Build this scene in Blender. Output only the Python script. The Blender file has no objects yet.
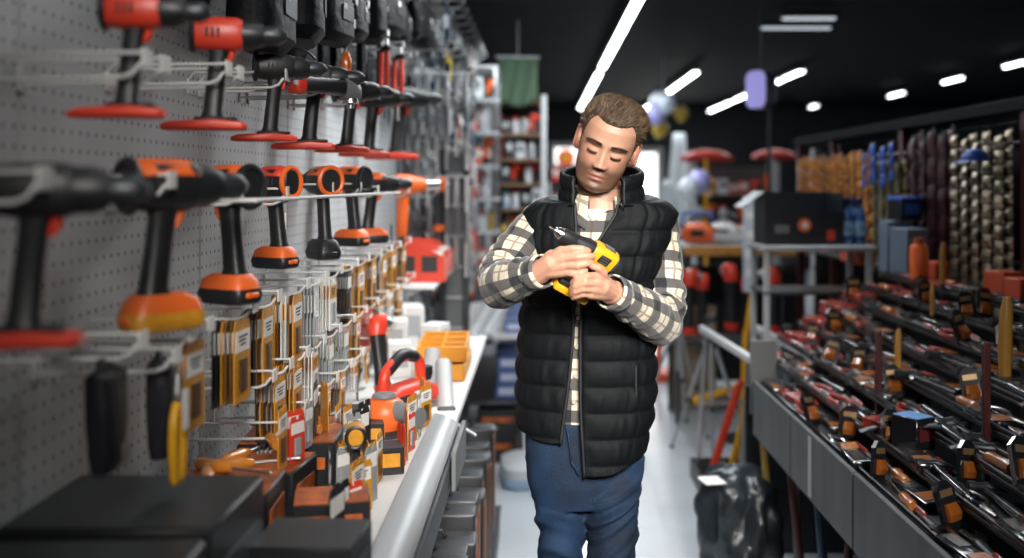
import bpy, bmesh, math, random
import numpy as np
from mathutils import Vector, Matrix, Euler, noise
random.seed(7)
SC = bpy.context.scene
COL = SC.collection
PI = math.pi
# ------------------------------------------------------------------ camera geometry: lens 1000 px, eye height 1.58 m
F, CX, HY, EYE = 1000.0, 540.0, 185.0, 1.58
def at(px, py, Y):
    return Vector(((px - CX) * Y / F, Y, EYE - (py - HY) * Y / F))
def onx(px, py, X):
    return at(px, py, X * F / (px - CX))

# ------------------------------------------------------------------ materials
MATS = {}
def lin(c):
    return tuple(((v / 255.0) / 12.92 if v <= 10 else (((v / 255.0) + 0.055) / 1.055) ** 2.4) for v in c)
def mat(name, color=(.5, .5, .5), rough=.5, metal=0.0, var=0.0, scale=20.0, bump=0.0, bscale=None, coat=0.0,
        trans=0.0, alpha=1.0, emit=None, estr=0.0, spec=0.5, sheen=0.0, stretch=None):
    if name in MATS:
        return MATS[name]
    m = bpy.data.materials.new(name)
    m.use_nodes = True
    nt = m.node_tree
    b = nt.nodes['Principled BSDF']
    b.inputs['Base Color'].default_value = (*color, 1)
    b.inputs['Roughness'].default_value = rough
    b.inputs['Metallic'].default_value = metal
    b.inputs['Specular IOR Level'].default_value = spec
    b.inputs['Coat Weight'].default_value = coat
    b.inputs['Coat Roughness'].default_value = .12
    b.inputs['Transmission Weight'].default_value = trans
    b.inputs['Alpha'].default_value = alpha
    b.inputs['Sheen Weight'].default_value = sheen
    if emit:
        b.inputs['Emission Color'].default_value = (*emit, 1)
        b.inputs['Emission Strength'].default_value = estr
    if var > 0 or bump > 0:
        tc = nt.nodes.new('ShaderNodeTexCoord')
        vec = tc.outputs['Object']
        if stretch:
            mp = nt.nodes.new('ShaderNodeMapping')
            mp.inputs['Scale'].default_value = stretch
            nt.links.new(vec, mp.inputs['Vector'])
            vec = mp.outputs['Vector']
    if var > 0:
        n = nt.nodes.new('ShaderNodeTexNoise')
        n.inputs['Scale'].default_value = scale
        n.inputs['Detail'].default_value = 6
        nt.links.new(vec, n.inputs['Vector'])
        r = nt.nodes.new('ShaderNodeValToRGB')
        r.color_ramp.elements[0].position = .3
        r.color_ramp.elements[1].position = .7
        r.color_ramp.elements[0].color = (*[c * (1 - var) for c in color], 1)
        r.color_ramp.elements[1].color = (*[min(1, c * (1 + var)) for c in color], 1)
        nt.links.new(n.outputs['Fac'], r.inputs['Fac'])
        nt.links.new(r.outputs['Color'], b.inputs['Base Color'])
    if bump > 0:
        n2 = nt.nodes.new('ShaderNodeTexNoise')
        n2.inputs['Scale'].default_value = bscale or scale
        n2.inputs['Detail'].default_value = 5
        nt.links.new(vec, n2.inputs['Vector'])
        bp = nt.nodes.new('ShaderNodeBump')
        bp.inputs['Strength'].default_value = bump
        bp.inputs['Distance'].default_value = .02
        nt.links.new(n2.outputs['Fac'], bp.inputs['Height'])
        nt.links.new(bp.outputs['Normal'], b.inputs['Normal'])
    MATS[name] = m
    return m

# ------------------------------------------------------------------ mesh builder
class MB:
    def __init__(s):
        s.v = []; s.f = []; s.uv = {}
    def add(s, verts, faces, M=None, uvs=None):
        o = len(s.v)
        if M is not None:
            verts = [M @ Vector(p) for p in verts]
        s.v.extend([tuple(p) for p in verts])
        for i, f in enumerate(faces):
            if uvs: s.uv[len(s.f)] = uvs[i]
            s.f.append(tuple(k + o for k in f))
        return s
    def box(s, c, size, bev=0.0, M=None, seg=1):
        sx, sy, sz = [d / 2 for d in size]
        if bev <= 0:
            v = [(c[0] + x * sx, c[1] + y * sy, c[2] + z * sz) for x in (-1, 1) for y in (-1, 1) for z in (-1, 1)]
            f = [(0, 1, 3, 2), (4, 6, 7, 5), (0, 4, 5, 1), (2, 3, 7, 6), (0, 2, 6, 4), (1, 5, 7, 3)]
            return s.add(v, f, M)
        bm = bmesh.new()
        bmesh.ops.create_cube(bm, size=1)
        for q in bm.verts:
            q.co = Vector((q.co.x * size[0], q.co.y * size[1], q.co.z * size[2]))
        bmesh.ops.bevel(bm, geom=list(bm.edges), offset=min(bev, min(size) * .48), segments=seg, affect='EDGES', profile=.5)
        bm.verts.ensure_lookup_table()
        v = [q.co + Vector(c) for q in bm.verts]
        f = [tuple(q.index for q in fc.verts) for fc in bm.faces]
        bm.free()
        return s.add(v, f, M)
    def rings(s, rings, cap=True, closed=True, M=None, uv=False):
        n = len(rings[0]); v = []; f = []; us = [] if uv else None
        for r in rings: v.extend(r)
        if uv:
            ul = [0.0]
            mid = rings[len(rings) // 2]
            for i in range(n):
                ul.append(ul[-1] + (Vector(mid[(i + 1) % n]) - Vector(mid[i])).length)
            vl = [0.0]
            for k in range(1, len(rings)):
                d = sum((Vector(rings[k][i]) - Vector(rings[k - 1][i])).length for i in range(0, n, max(1, n // 8))) / len(range(0, n, max(1, n // 8)))
                vl.append(vl[-1] + d)
        for k in range(len(rings) - 1):
            for i in range(n if closed else n - 1):
                j = (i + 1) % n
                f.append((k * n + i, k * n + j, (k + 1) * n + j, (k + 1) * n + i))
                if uv: us.append(((ul[i], vl[k]), (ul[i + 1], vl[k]), (ul[i + 1], vl[k + 1]), (ul[i], vl[k + 1])))
        if cap and closed:
            f.append(tuple(reversed(range(n)))); f.append(tuple((len(rings) - 1) * n + i for i in range(n)))
            if uv:
                us.append(tuple((ul[i], 0) for i in reversed(range(n)))); us.append(tuple((ul[i], vl[-1]) for i in range(n)))
        return s.add(v, f, M, us)
    def tube(s, pts, rad, n=10, cap=True, M=None, uv=False, flat=1.0, up=None, round_ends=False):
        pts = [Vector(p) for p in pts]
        if not hasattr(rad, '__len__'): rad = [rad] * len(pts)
        rad = list(rad)
        if round_ends:
            d0 = (pts[0] - pts[1]).normalized(); d1 = (pts[-1] - pts[-2]).normalized()
            a, b, r0, r1 = pts[0], pts[-1], rad[0], rad[-1]
            pts = [a + d0 * r0 * .95, a + d0 * r0 * .7] + pts + [b + d1 * r1 * .7, b + d1 * r1 * .95]
            rad = [r0 * .3, r0 * .72] + rad + [r1 * .72, r1 * .3]
        T = []
        for i in range(len(pts)):
            a = pts[max(0, i - 1)]; b = pts[min(len(pts) - 1, i + 1)]
            T.append((b - a).normalized())
        u = Vector(up) if up else (Vector((0, 0, 1)) if abs(T[0].z) < .9 else Vector((1, 0, 0)))
        U = (u - T[0] * u.dot(T[0])).normalized()
        rs = []
        for i, p in enumerate(pts):
            U = (U - T[i] * U.dot(T[i])).normalized()
            V = T[i].cross(U)
            rs.append([p + U * math.cos(2 * PI * k / n) * rad[i] + V * math.sin(2 * PI * k / n) * rad[i] * flat for k in range(n)])
        return s.rings(rs, cap, True, M, uv)
    def loft(s, secs, n=20, cap=True, M=None, p=2.0, uv=False):
        """secs: (centre, U half vector, V half vector[, exponent])"""
        rs = []
        for sec in secs:
            c, U, V = Vector(sec[0]), Vector(sec[1]), Vector(sec[2])
            e = sec[3] if len(sec) > 3 else p
            r = []
            for k in range(n):
                t = 2 * PI * k / n
                ct, st = math.cos(t), math.sin(t)
                r.append(c + U * math.copysign(abs(ct) ** (2 / e), ct) + V * math.copysign(abs(st) ** (2 / e), st))
            rs.append(r)
        return s.rings(rs, cap, True, M, uv)
    def lathe(s, prof, n=16, c=(0, 0, 0), axis='Z', M=None):
        rs = []
        for r, h in prof:
            ring = []
            for k in range(n):
                a = 2 * PI * k / n
                x, y = r * math.cos(a), r * math.sin(a)
                if axis == 'Z': q = (x, y, h)
                elif axis == 'X': q = (h, x, y)
                else: q = (y, h, x)
                ring.append((q[0] + c[0], q[1] + c[1], q[2] + c[2]))
            rs.append(ring)
        return s.rings(rs, True, True, M)
    def prism(s, outline, d0, d1, axis='Y', M=None):
        """outline in the two other axes, extruded between d0 and d1"""
        n = len(outline)
        def put(a, b, d):
            return {'Y': (a, d, b), 'X': (d, a, b), 'Z': (a, b, d)}[axis]
        v = [put(a, b, d0) for a, b in outline] + [put(a, b, d1) for a, b in outline]
        f = [(i, (i + 1) % n, n + (i + 1) % n, n + i) for i in range(n)]
        f += [tuple(reversed(range(n))), tuple(range(n, 2 * n))]
        return s.add(v, f, M)
    def ball(s, c, r, n=12, M=None):
        if not hasattr(r, '__len__'): r = (r, r, r)
        rs = []
        m = max(6, n // 2 + 2)
        for i in range(m + 1):
            a = -PI / 2 + PI * i / m
            if i == 0: a += .08
            if i == m: a -= .08
            rs.append([(c[0] + r[0] * math.cos(a) * math.cos(2 * PI * k / n), c[1] + r[1] * math.cos(a) * math.sin(2 * PI * k / n), c[2] + r[2] * math.sin(a)) for k in range(n)])
        return s.rings(rs, True, True, M)
    def mesh(s, name, angle=38):
        me = bpy.data.meshes.new(name)
        me.from_pydata(s.v, [], s.f)
        bm = bmesh.new(); bm.from_mesh(me)
        bmesh.ops.recalc_face_normals(bm, faces=list(bm.faces))
        bm.to_mesh(me); bm.free()
        if s.uv:
            ul = me.uv_layers.new(name='UVMap')
            # recalc may flip faces, so match uvs through vertex ids
            for fi, poly in enumerate(me.polygons):
                q = s.uv.get(fi)
                if not q: continue
                lut = dict(zip(s.f[fi], q))
                for li in poly.loop_indices:
                    ul.data[li].uv = lut[me.loops[li].vertex_index]
        me.polygons.foreach_set('use_smooth', [True] * len(me.polygons))
        if angle < 180: me.set_sharp_from_angle(angle=math.radians(angle))
        return me
    def build(s, name, m, parent=None, angle=38):
        me = s.mesh(name, angle)
        me.materials.append(m)
        o = bpy.data.objects.new(name, me)
        COL.objects.link(o)
        if parent: o.parent = parent
        return o

def tag(o, label=None, cat=None, group=None, kind=None):
    if label: o['label'] = label
    if cat: o['category'] = cat
    if group: o['group'] = group
    if kind: o['kind'] = kind
    return o
def empty(name, loc=(0, 0, 0), rot=(0, 0, 0), label=None, cat=None, group=None):
    o = bpy.data.objects.new(name, None)
    COL.objects.link(o)
    o.empty_display_size = .05
    o.location = loc; o.rotation_euler = rot
    return tag(o, label, cat, group)
def kids(o):
    return [c for c in bpy.data.objects if c.parent == o]
CHILD = {}
def copy_tree(o, loc=None, rot=None, scale=None, label=None, group=None, parent=None, swap=None):
    """copy a thing, its parts and sub-parts; swap: {part name stem: material} for copies of another colour"""
    if o.name not in CHILD: CHILD[o.name] = [c for c in bpy.data.objects if c.parent == o]
    c = o.copy(); COL.objects.link(c); c.parent = parent
    if loc is not None: c.location = loc
    if rot is not None: c.rotation_euler = rot
    if scale is not None: c.scale = (scale, scale, scale) if not hasattr(scale, '__len__') else scale
    if label: c['label'] = label
    if group: c['group'] = group
    if swap and c.type == 'MESH':
        stem = o.name.split('.')[0]
        if stem in swap:
            key = (o.data.name, swap[stem].name)
            if key not in SWAPPED:
                d = o.data.copy(); d.materials.clear(); d.materials.append(swap[stem]); SWAPPED[key] = d
            c.data = SWAPPED[key]
    for ch in CHILD[o.name]:
        copy_tree(ch, parent=c, swap=swap)
    return c
SWAPPED = {}
def structure(o, label=None):
    o['kind'] = 'structure'
    if label: o['label'] = label
    return o
ORD = ['first', 'second', 'third', 'fourth', 'fifth', 'sixth', 'seventh', 'eighth', 'ninth', 'tenth', 'eleventh', 'twelfth',
       'thirteenth', 'fourteenth', 'fifteenth', 'sixteenth', 'seventeenth', 'eighteenth', 'nineteenth', 'twentieth']
def ordn(i):
    if i < 20: return ORD[i]
    tens = {2: 'twenty', 3: 'thirty', 4: 'forty', 5: 'fifty', 6: 'sixty', 7: 'seventy', 8: 'eighty'}
    t, u = divmod(i + 1, 10)
    if u == 0: return {3: 'thirtieth', 4: 'fortieth', 5: 'fiftieth', 6: 'sixtieth', 7: 'seventieth', 8: 'eightieth'}[t]
    return tens[t] + '-' + ORD[u - 1]

def realize(o, remesh=None, smooth=0, factor=.5):
    """apply a voxel remesh and smoothing to a mesh object without operators"""
    if remesh:
        m = o.modifiers.new('r', 'REMESH'); m.mode = 'VOXEL'; m.voxel_size = remesh; m.use_smooth_shade = True
    if smooth:
        m = o.modifiers.new('s', 'SMOOTH'); m.factor = factor; m.iterations = smooth
    dg = bpy.context.evaluated_depsgraph_get()
    dg.update()
    me = bpy.data.meshes.new_from_object(o.evaluated_get(dg))
    o.modifiers.clear()
    old = o.data; mats = list(old.materials)
    o.data = me
    if not me.materials:
        for q in mats: me.materials.append(q)
    me.polygons.foreach_set('use_smooth', [True] * len(me.polygons))
    bpy.data.meshes.remove(old)
    return o
def smoothstep(a, b, x):
    t = np.clip((x - a) / (b - a), 0, 1)
    return t * t * (3 - 2 * t)
def interp(xs, tab, col):
    return float(np.interp(xs, [t[0] for t in tab], [t[col] for t in tab]))
# ------------------------------------------------------------------ camera
cam_d = bpy.data.cameras.new('camera'); cam = bpy.data.objects.new('camera', cam_d); COL.objects.link(cam)
cam.location = (0, 0, EYE); cam.rotation_euler = (PI / 2, 0, 0)
cam_d.sensor_width = 36; cam_d.lens = 36 * F / 1024
cam_d.shift_x = (512 - CX) / 1024; cam_d.shift_y = (HY - 279) / 1024
cam_d.clip_start = .05; cam_d.clip_end = 80
cam_d.dof.use_dof = True; cam_d.dof.focus_distance = 2.42; cam_d.dof.aperture_fstop = 1.5
SC.camera = cam
SC.view_settings.view_transform = 'Standard'; SC.view_settings.look = 'None'
SC.view_settings.gamma = 1; SC.view_settings.exposure = 0.30; SC.view_settings.use_curve_mapping = False
# ------------------------------------------------------------------ the man
MY = 2.55
def V3(px, py, Y): return at(px, py, Y)
def skin_material():
    m = bpy.data.materials.new('skin'); m.use_nodes = True
    nt = m.node_tree; b = nt.nodes['Principled BSDF']
    a = nt.nodes.new('ShaderNodeVertexColor'); a.layer_name = 'tone'
    n = nt.nodes.new('ShaderNodeTexNoise'); n.inputs['Scale'].default_value = 160; n.inputs['Detail'].default_value = 3
    tc = nt.nodes.new('ShaderNodeTexCoord'); nt.links.new(tc.outputs['Object'], n.inputs['Vector'])
    bp = nt.nodes.new('ShaderNodeBump'); bp.inputs['Strength'].default_value = .12; bp.inputs['Distance'].default_value = .003
    nt.links.new(n.outputs['Fac'], bp.inputs['Height']); nt.links.new(bp.outputs['Normal'], b.inputs['Normal'])
    nt.links.new(a.outputs['Color'], b.inputs['Base Color'])
    b.inputs['Roughness'].default_value = .48
    b.inputs['Subsurface Weight'].default_value = .12
    b.inputs['Subsurface Radius'].default_value = (.012, .005, .003)
    return m
def plaid_material(name, pu=.080, pv=.080):
    m = bpy.data.materials.new(name); m.use_nodes = True
    nt = m.node_tree; b = nt.nodes['Principled BSDF']; L = nt.links
    uv = nt.nodes.new('ShaderNodeUVMap'); uv.uv_map = 'UVMap'
    sp = nt.nodes.new('ShaderNodeSeparateXYZ'); L.new(uv.outputs['UV'], sp.inputs[0])
    def mth(op, a, bb=None, c=None):
        n = nt.nodes.new('ShaderNodeMath'); n.operation = op
        for i, q in enumerate((a, bb, c)):
            if q is None: continue
            if isinstance(q, (int, float)): n.inputs[i].default_value = q
            else: L.new(q, n.inputs[i])
        return n.outputs[0]
    def bands(src, P):
        f = mth('FRACT', mth('MULTIPLY', src, 1 / P))
        dark = mth('LESS_THAN', mth('ABSOLUTE', mth('SUBTRACT', f, .26)), .19)
        thin = mth('LESS_THAN', mth('ABSOLUTE', mth('SUBTRACT', f, .74)), .04)
        return dark, thin
    du, tu = bands(sp.outputs[0], pu); dv, tv = bands(sp.outputs[1], pv)
    # woven: one band gives grey, two crossing give near black; the thin line is brown
    s = mth('MULTIPLY', mth('ADD', du, dv), .5)
    r = nt.nodes.new('ShaderNodeValToRGB'); r.color_ramp.interpolation = 'CONSTANT'
    e = r.color_ramp.elements
    e[0].position = 0; e[0].color = (.62, .55, .43, 1)
    e[1].position = .4; e[1].color = (.085, .082, .08, 1)
    q = e.new(.8); q.color = (.010, .011, .014, 1)
    L.new(s, r.inputs['Fac'])
    mx = nt.nodes.new('ShaderNodeMix'); mx.data_type = 'RGBA'
    L.new(mth('MULTIPLY', mth('MAXIMUM', tu, tv), .62), mx.inputs[0]); L.new(r.outputs['Color'], mx.inputs[6])
    mx.inputs[7].default_value = (.10, .055, .03, 1)
    L.new(mx.outputs[2], b.inputs['Base Color'])
    b.inputs['Roughness'].default_value = .85; b.inputs['Sheen Weight'].default_value = .25
    n = nt.nodes.new('ShaderNodeTexNoise'); n.inputs['Scale'].default_value = 38; n.inputs['Detail'].default_value = 4
    tc = nt.nodes.new('ShaderNodeTexCoord'); L.new(tc.outputs['Object'], n.inputs['Vector'])
    bp = nt.nodes.new('ShaderNodeBump'); bp.inputs['Strength'].default_value = .35; bp.inputs['Distance'].default_value = .01
    L.new(n.outputs['Fac'], bp.inputs['Height']); L.new(bp.outputs['Normal'], b.inputs['Normal'])
    return m
SKIN = skin_material(); PLAID = plaid_material('cream_and_black_plaid')
VEST = mat('black_quilted_nylon', (.0042, .0052, .0064), .66, bump=.10, bscale=40, spec=.16)
VESTIN = mat('black_zip_tape', (.012, .013, .015), .6)
DENIM = mat('blue_denim', (.008, .031, .080), .8, var=.8, scale=5, bump=.2, bscale=180)
HAIRM = mat('brown_hair', (.115, .072, .040), .48, var=.45, scale=40)
HAIRD = mat('dark_brown_hair', (.050, .033, .022), .6)
WHITEC = mat('white_cotton', (.75, .74, .72), .8)

# ---------------- head surface in its own frame (face towards -y, +x the viewer's right)
HEADP = [(-.119, -.056, -.018, .014), (-.115, -.070, -.010, .027), (-.106, -.080, .000, .043), (-.094, -.0855, .012, .0535), (-.075, -.084, .034, .0612),
         (-.055, -.085, .055, .0660), (-.030, -.0845, .076, .0685), (0, -.084, .092, .0730), (.030, -.089, .100, .0760), (.060, -.086, .101, .0770),
         (.085, -.073, .092, .0705), (.103, -.048, .072, .055), (.113, -.022, .046, .034), (.117, -.004, .024, .014)]
def g2(x, z, cx, cz, sx, sz):
    return math.exp(-((x - cx) / sx) ** 2 - ((z - cz) / sz) ** 2)
def head_point(t, z):
    """t: angle from the face (0) round to the viewer's right"""
    f = interp(z, HEADP, 1); b = interp(z, HEADP, 2); w = interp(z, HEADP, 3)
    cy = f * .42 + b * .58
    c, s_ = math.cos(t), math.sin(t)
    e = 2.25
    x = w * math.copysign(abs(s_) ** (2 / e), s_)
    if c > 0: y = cy - (cy - f) * abs(c) ** (2 / 2.2)
    else: y = cy + (b - cy) * abs(c) ** (2 / 2.2)
    if c > 0:
        d = 0.0
        ax = abs(x)
        # nose: bridge to tip, wings
        if -.06 < z < .04:
            k = (.030 - z) / .064
            hgt = .0255 * max(0, min(1, k)) ** 1.25 if k < 1 else .0255 * max(0, 1 - (k - 1) * 7)
            wd = .0085 + .0062 * max(0, min(1, k)) ** 2
            d += hgt * math.exp(-(x / wd) ** 2)
        d += .0085 * g2(ax, z, .0135, -.036, .0062, .0075)
        d -= .006 * g2(ax, z, .008, -.0455, .005, .004)
        # eye sockets, lids and brow
        d -= .0115 * g2(ax, z, .030, .006, .0165, .0125)
        d += .0095 * g2(ax, z, .0315, .0005, .0125, .0080)
        d -= .0022 * g2(ax, z, .0315, .0105, .014, .0028)
        d -= .0025 * g2(ax, z, .0315, -.0085, .012, .0022)
        d += .0050 * g2(ax, z, .028, .0235, .022, .0075)
        # cheeks, mouth, chin
        d += .0040 * g2(ax, z, .047, -.022, .018, .018)
        d -= .0030 * g2(ax, z, .046, -.056, .014, .018)
        d += .0052 * g2(x, z, 0, -.0600, .0185, .0048)
        d += .0056 * g2(x, z, 0, -.0720, .0155, .0050)
        d -= .0040 * g2(x, z, 0, -.0658, .022, .0017)
        d -= .0028 * g2(x, z, 0, -.0815, .015, .0048)
        d -= .0016 * g2(x, z, 0, -.0520, .0035, .006)
        d += .0055 * g2(x, z, 0, -.0985, .018, .011)
        y -= d * min(1, c * 2.2)
    return Vector((x, y, z))
HEAD_C = V3(607.2, 144.8, 2.515)
HEAD_R = Matrix.Rotation(math.radians(-3), 3, 'Z') @ Matrix.Rotation(math.radians(19), 3, 'Y') @ Matrix.Rotation(math.radians(19), 3, 'X')
HM = Matrix.Translation(HEAD_C) @ HEAD_R.to_4x4() @ Matrix.Diagonal((.95, .97, .945, 1))
HMI = HM.inverted()
body = MB()
zs = [-.119 + (.236) * (.5 - .5 * math.cos(PI * i / 118)) for i in range(119)]
NT = 150
body.rings([[head_point(2 * PI * k / NT, z) for k in range(NT)] for z in zs], True, True, HM)
for sx in (-1, 1):   # ears
    er = []
    E = MB()
    pts = [Vector((sx * .0775, .012 - .010 + .016 * math.sin(a), -.002 + .031 * math.cos(a))) for a in [PI * 2 * q / 14 for q in range(15)]]
    for i, p in enumerate(pts): p.x += sx * (.009 if p.y > .005 else .001)
    E.tube(pts, [.0045] * 15, 7)
    E.ball((sx * .077, .004, -.004), (.006, .014, .027), 10)
    E.ball((sx * .0755, .000, -.028), (.006, .008, .010), 8)
    body.add(E.v, E.f, HM)
# neck
nb = HM @ Vector((0, .030, -.075)); nb0 = HM @ Vector((0, .034, -.02))
neck_base = V3(601, 213, 2.575)
body.loft([(nb0, (.055, 0, 0), (0, .055, .0)), (nb, (.0575, 0, -.005), (0, .056, .005)), ((nb + neck_base) / 2 + Vector((0, .004, 0)), (.0585, 0, 0), (0, .0575, 0)),
           (neck_base, (.067, 0, 0), (0, .064, 0)), (neck_base - Vector((0, 0, .05)), (.11, 0, 0), (0, .07, 0))], 28)
# torso under the clothes
TORSO = [(205, 600, .080, .060), (216, 600, .150, .078), (232, 597, .158, .092), (260, 593, .150, .104), (300, 588, .145, .104), (350, 586, .138, .098), (400, 583, .122, .088), (440, 583, .112, .080), (470, 584, .100, .074)]
TY = 2.60
secs = []
for py, px, a, b in TORSO:
    secs.append((V3(px, py, TY), (a, .02, 0), (0, b, 0), 2.3))
body.loft(secs, 30)
# arms: person's right is on the viewer's left
ARM_A = [V3(545, 222, 2.635), V3(517, 254, 2.555), V3(500, 281, 2.46), V3(514, 279, 2.345), V3(541, 271.5, 2.268)]
ARM_B = [V3(654, 226, 2.645), V3(660, 275, 2.600), V3(661, 316, 2.53), V3(643, 309, 2.41), V3(611, 291.5, 2.292)]
ARM_R = [.050, .046, .041, .040, .028]
for arm in (ARM_A, ARM_B):
    body.tube(arm, ARM_R, 18, round_ends=True)
# legs under the jeans
LEG_A = [V3(556, 455, 2.60), V3(561, 520, 2.585), V3(560, 618, 2.57), V3(560, 700, 2.60), V3(560, 768, 2.62)]
LEG_B = [V3(614, 455, 2.60), V3(612, 520, 2.54), V3(609, 618, 2.50), V3(610, 700, 2.535), V3(610, 772, 2.565)]
for leg in (LEG_A, LEG_B):
    body.tube(leg, [.060, .052, .044, .042, .034], 18, round_ends=True)
    fa = leg[-1] + Vector((0, 0, -.03)); body.tube([fa + Vector((0, .04, 0)), fa + Vector((0, -.06, -.025)), fa + Vector((0, -.12, -.035))], [.036, .034, .026], 12, round_ends=True)

# ---------------- hands
def chain(pts, rads): body.tube(pts, rads, 12, round_ends=True)
TIPS = []
def finger(pts, r):
    P = [Vector(p) for p in pts]
    chain(P, [r * 1.08, r * .98, r * .93, r * .80][:len(P)])
    TIPS.append((P[-1], P[-1] - P[-2]))
# right hand (viewer's left): back of the hand towards us, fingers reach across the drill
WA = V3(541, 271.5, 2.268)
mcpA = [V3(561, 250.5, 2.226), V3(564.5, 258, 2.222), V3(565, 265.5, 2.224), V3(563, 272.5, 2.232)]
fA = [[V3(573, 248.6, 2.213), V3(582.5, 248.8, 2.214), V3(588.5, 250.8, 2.222)],
      [V3(578, 256.8, 2.206), V3(587.5, 256.2, 2.206), V3(593, 256.2, 2.213)],
      [V3(577.5, 265.6, 2.208), V3(586, 263.8, 2.207), V3(591, 262.2, 2.213)],
      [V3(572.5, 273.6, 2.216), V3(580.5, 271.8, 2.214), V3(585.5, 269.6, 2.219)]]
for mcp, f, r in zip(mcpA, fA, (.0088, .0092, .0088, .0078)):
    finger([mcp] + f, r)
    chain([WA, WA.lerp(mcp, .5) + Vector((0, -.004, .002)), mcp], [.0235, .0165, .0112])
chain([WA + Vector((-.002, 0, .0)), V3(553, 262, 2.240), V3(560, 262, 2.235)], [.026, .0225, .0165])
finger([V3(551, 256, 2.262), V3(561, 250, 2.285), V3(572, 250, 2.300), V3(579, 254, 2.300)], .0100)       # thumb, behind the drill
chain([WA, V3(551, 256, 2.262)], [.022, .0150])
# left hand (viewer's right): palm under the grip, fingers closed round it
WB = V3(611, 291.5, 2.292)
mcpB = [V3(597.5, 276.5, 2.232), V3(596, 283, 2.226), V3(593, 289, 2.226), V3(590, 294.3, 2.232)]
fB = [[V3(586.5, 276.0, 2.206), V3(577.5, 279.3, 2.213), V3(572.5, 282.6, 2.228)],
      [V3(584, 282.8, 2.202), V3(575.5, 286.0, 2.212), V3(571.5, 289.2, 2.228)],
      [V3(582.5, 289.0, 2.206), V3(575.5, 291.6, 2.216), V3(571.8, 294.2, 2.230)],
      [V3(581.5, 294.4, 2.216), V3(576, 296.5, 2.224), V3(573, 298.2, 2.234)]]
for mcp, f, r in zip(mcpB, fB, (.0090, .0090, .0085, .0076)):
    finger([mcp] + f, r)
    chain([WB, WB.lerp(mcp, .5) + Vector((0, -.003, 0)), mcp], [.024, .0175, .0118])
chain([WB, V3(601, 285.5, 2.248), V3(596.5, 284.5, 2.240)], [.026, .0225, .017])
finger([V3(605, 281, 2.256), V3(603.5, 273, 2.232), V3(598, 267.8, 2.218), V3(592, 266.2, 2.214)], .0098)   # thumb lies along the motor housing
chain([WB, V3(605, 281, 2.256)], [.0225, .0148])
TIPS_A = TIPS

man = empty('person', (0, 0, 0), label='man in black quilted vest, plaid shirt and blue jeans holding a yellow drill', cat='person')
bo = body.build('body', SKIN, man, 180)
realize(bo, .0022, 6, .5)
# skin tones: face, lips, beard shadow, finger tips
me = bo.data
n = len(me.vertices)
co = np.empty(n * 3, np.float32); me.vertices.foreach_get('co', co); co = co.reshape(-1, 3)
A = np.array(HMI); hl = co @ A[:3, :3].T + A[:3, 3]
base = np.tile(np.array([.56, .305, .205]), (n, 1))
x, y, z = hl[:, 0], hl[:, 1], hl[:, 2]
onhead = (np.abs(z) < .135) & (np.abs(x) < .1) & (y > -.14) & (y < .13)
phi = np.arctan2(np.abs(x), -(y - .01))
front = onhead & (y < .03)
def blend(w, colr):
    global base
    w = np.clip(w, 0, 1)[:, None]
    base = base * (1 - w) + np.array(colr) * w
red = np.exp(-((np.abs(x) - .045) / .022) ** 2 - ((z + .022) / .022) ** 2) + .8 * np.exp(-(x / .016) ** 2 - ((z + .03) / .014) ** 2)
blend(.45 * red * front, (.56, .215, .145))
beard = smoothstep(-.028, -.058, z) * smoothstep(1.9, 1.35, phi) + .35 * smoothstep(-.035, -.05, z) * np.exp(-(x / .03) ** 2)
side = smoothstep(.9, 1.25, phi) * smoothstep(.01, -.03, z) * smoothstep(1.75, 1.5, phi)
beard = np.clip(np.maximum(beard, side), 0, 1)
neckm = (z < -.105)
blend(.95 * beard * front * (~neckm), (.135, .068, .042))
blend(.55 * front * (z < -.085) * (y > -.075), (.20, .105, .068))
lips = np.exp(-(x / .022) ** 4) * (np.exp(-((z + .0602) / .0048) ** 4) + np.exp(-((z + .0718) / .0052) ** 4))
blend(.8 * lips * front, (.42, .165, .12))
blend(.75 * front * np.exp(-(x / .023) ** 4) * np.exp(-((z + .0658) / .0016) ** 2), (.12, .04, .03))
lash = np.exp(-((np.abs(x) - .0315) / .0145) ** 4) * np.exp(-((z + .0065 - 60 * (np.abs(x) - .0315) ** 2 * .35) / .0021) ** 2)
blend(.9 * lash * front, (.045, .025, .018))
blend(.4 * front * np.exp(-((np.abs(x) - .030) / .013) ** 2 - ((z - .0095) / .005) ** 2), (.30, .13, .09))
ear = onhead & (np.abs(x) > .073) & (np.abs(y) < .03) & (np.abs(z) < .045)
blend(.35 * ear, (.62, .22, .15))
hands = (~onhead) & (co[:, 1] < 2.31)
hn = hands * .25
blend(hn, (.56, .25, .17))
for tp, dr in TIPS:
    d2 = ((co - np.array(tp)) ** 2).sum(1)
    blend(.4 * np.exp(-d2 / .010 ** 2) * hands, (.60, .21, .15))
ca = me.color_attributes.new('tone', 'FLOAT_COLOR', 'POINT')
buf = np.ones((n, 4), np.float32); buf[:, :3] = base
ca.data.foreach_set('color', buf.ravel())

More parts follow.
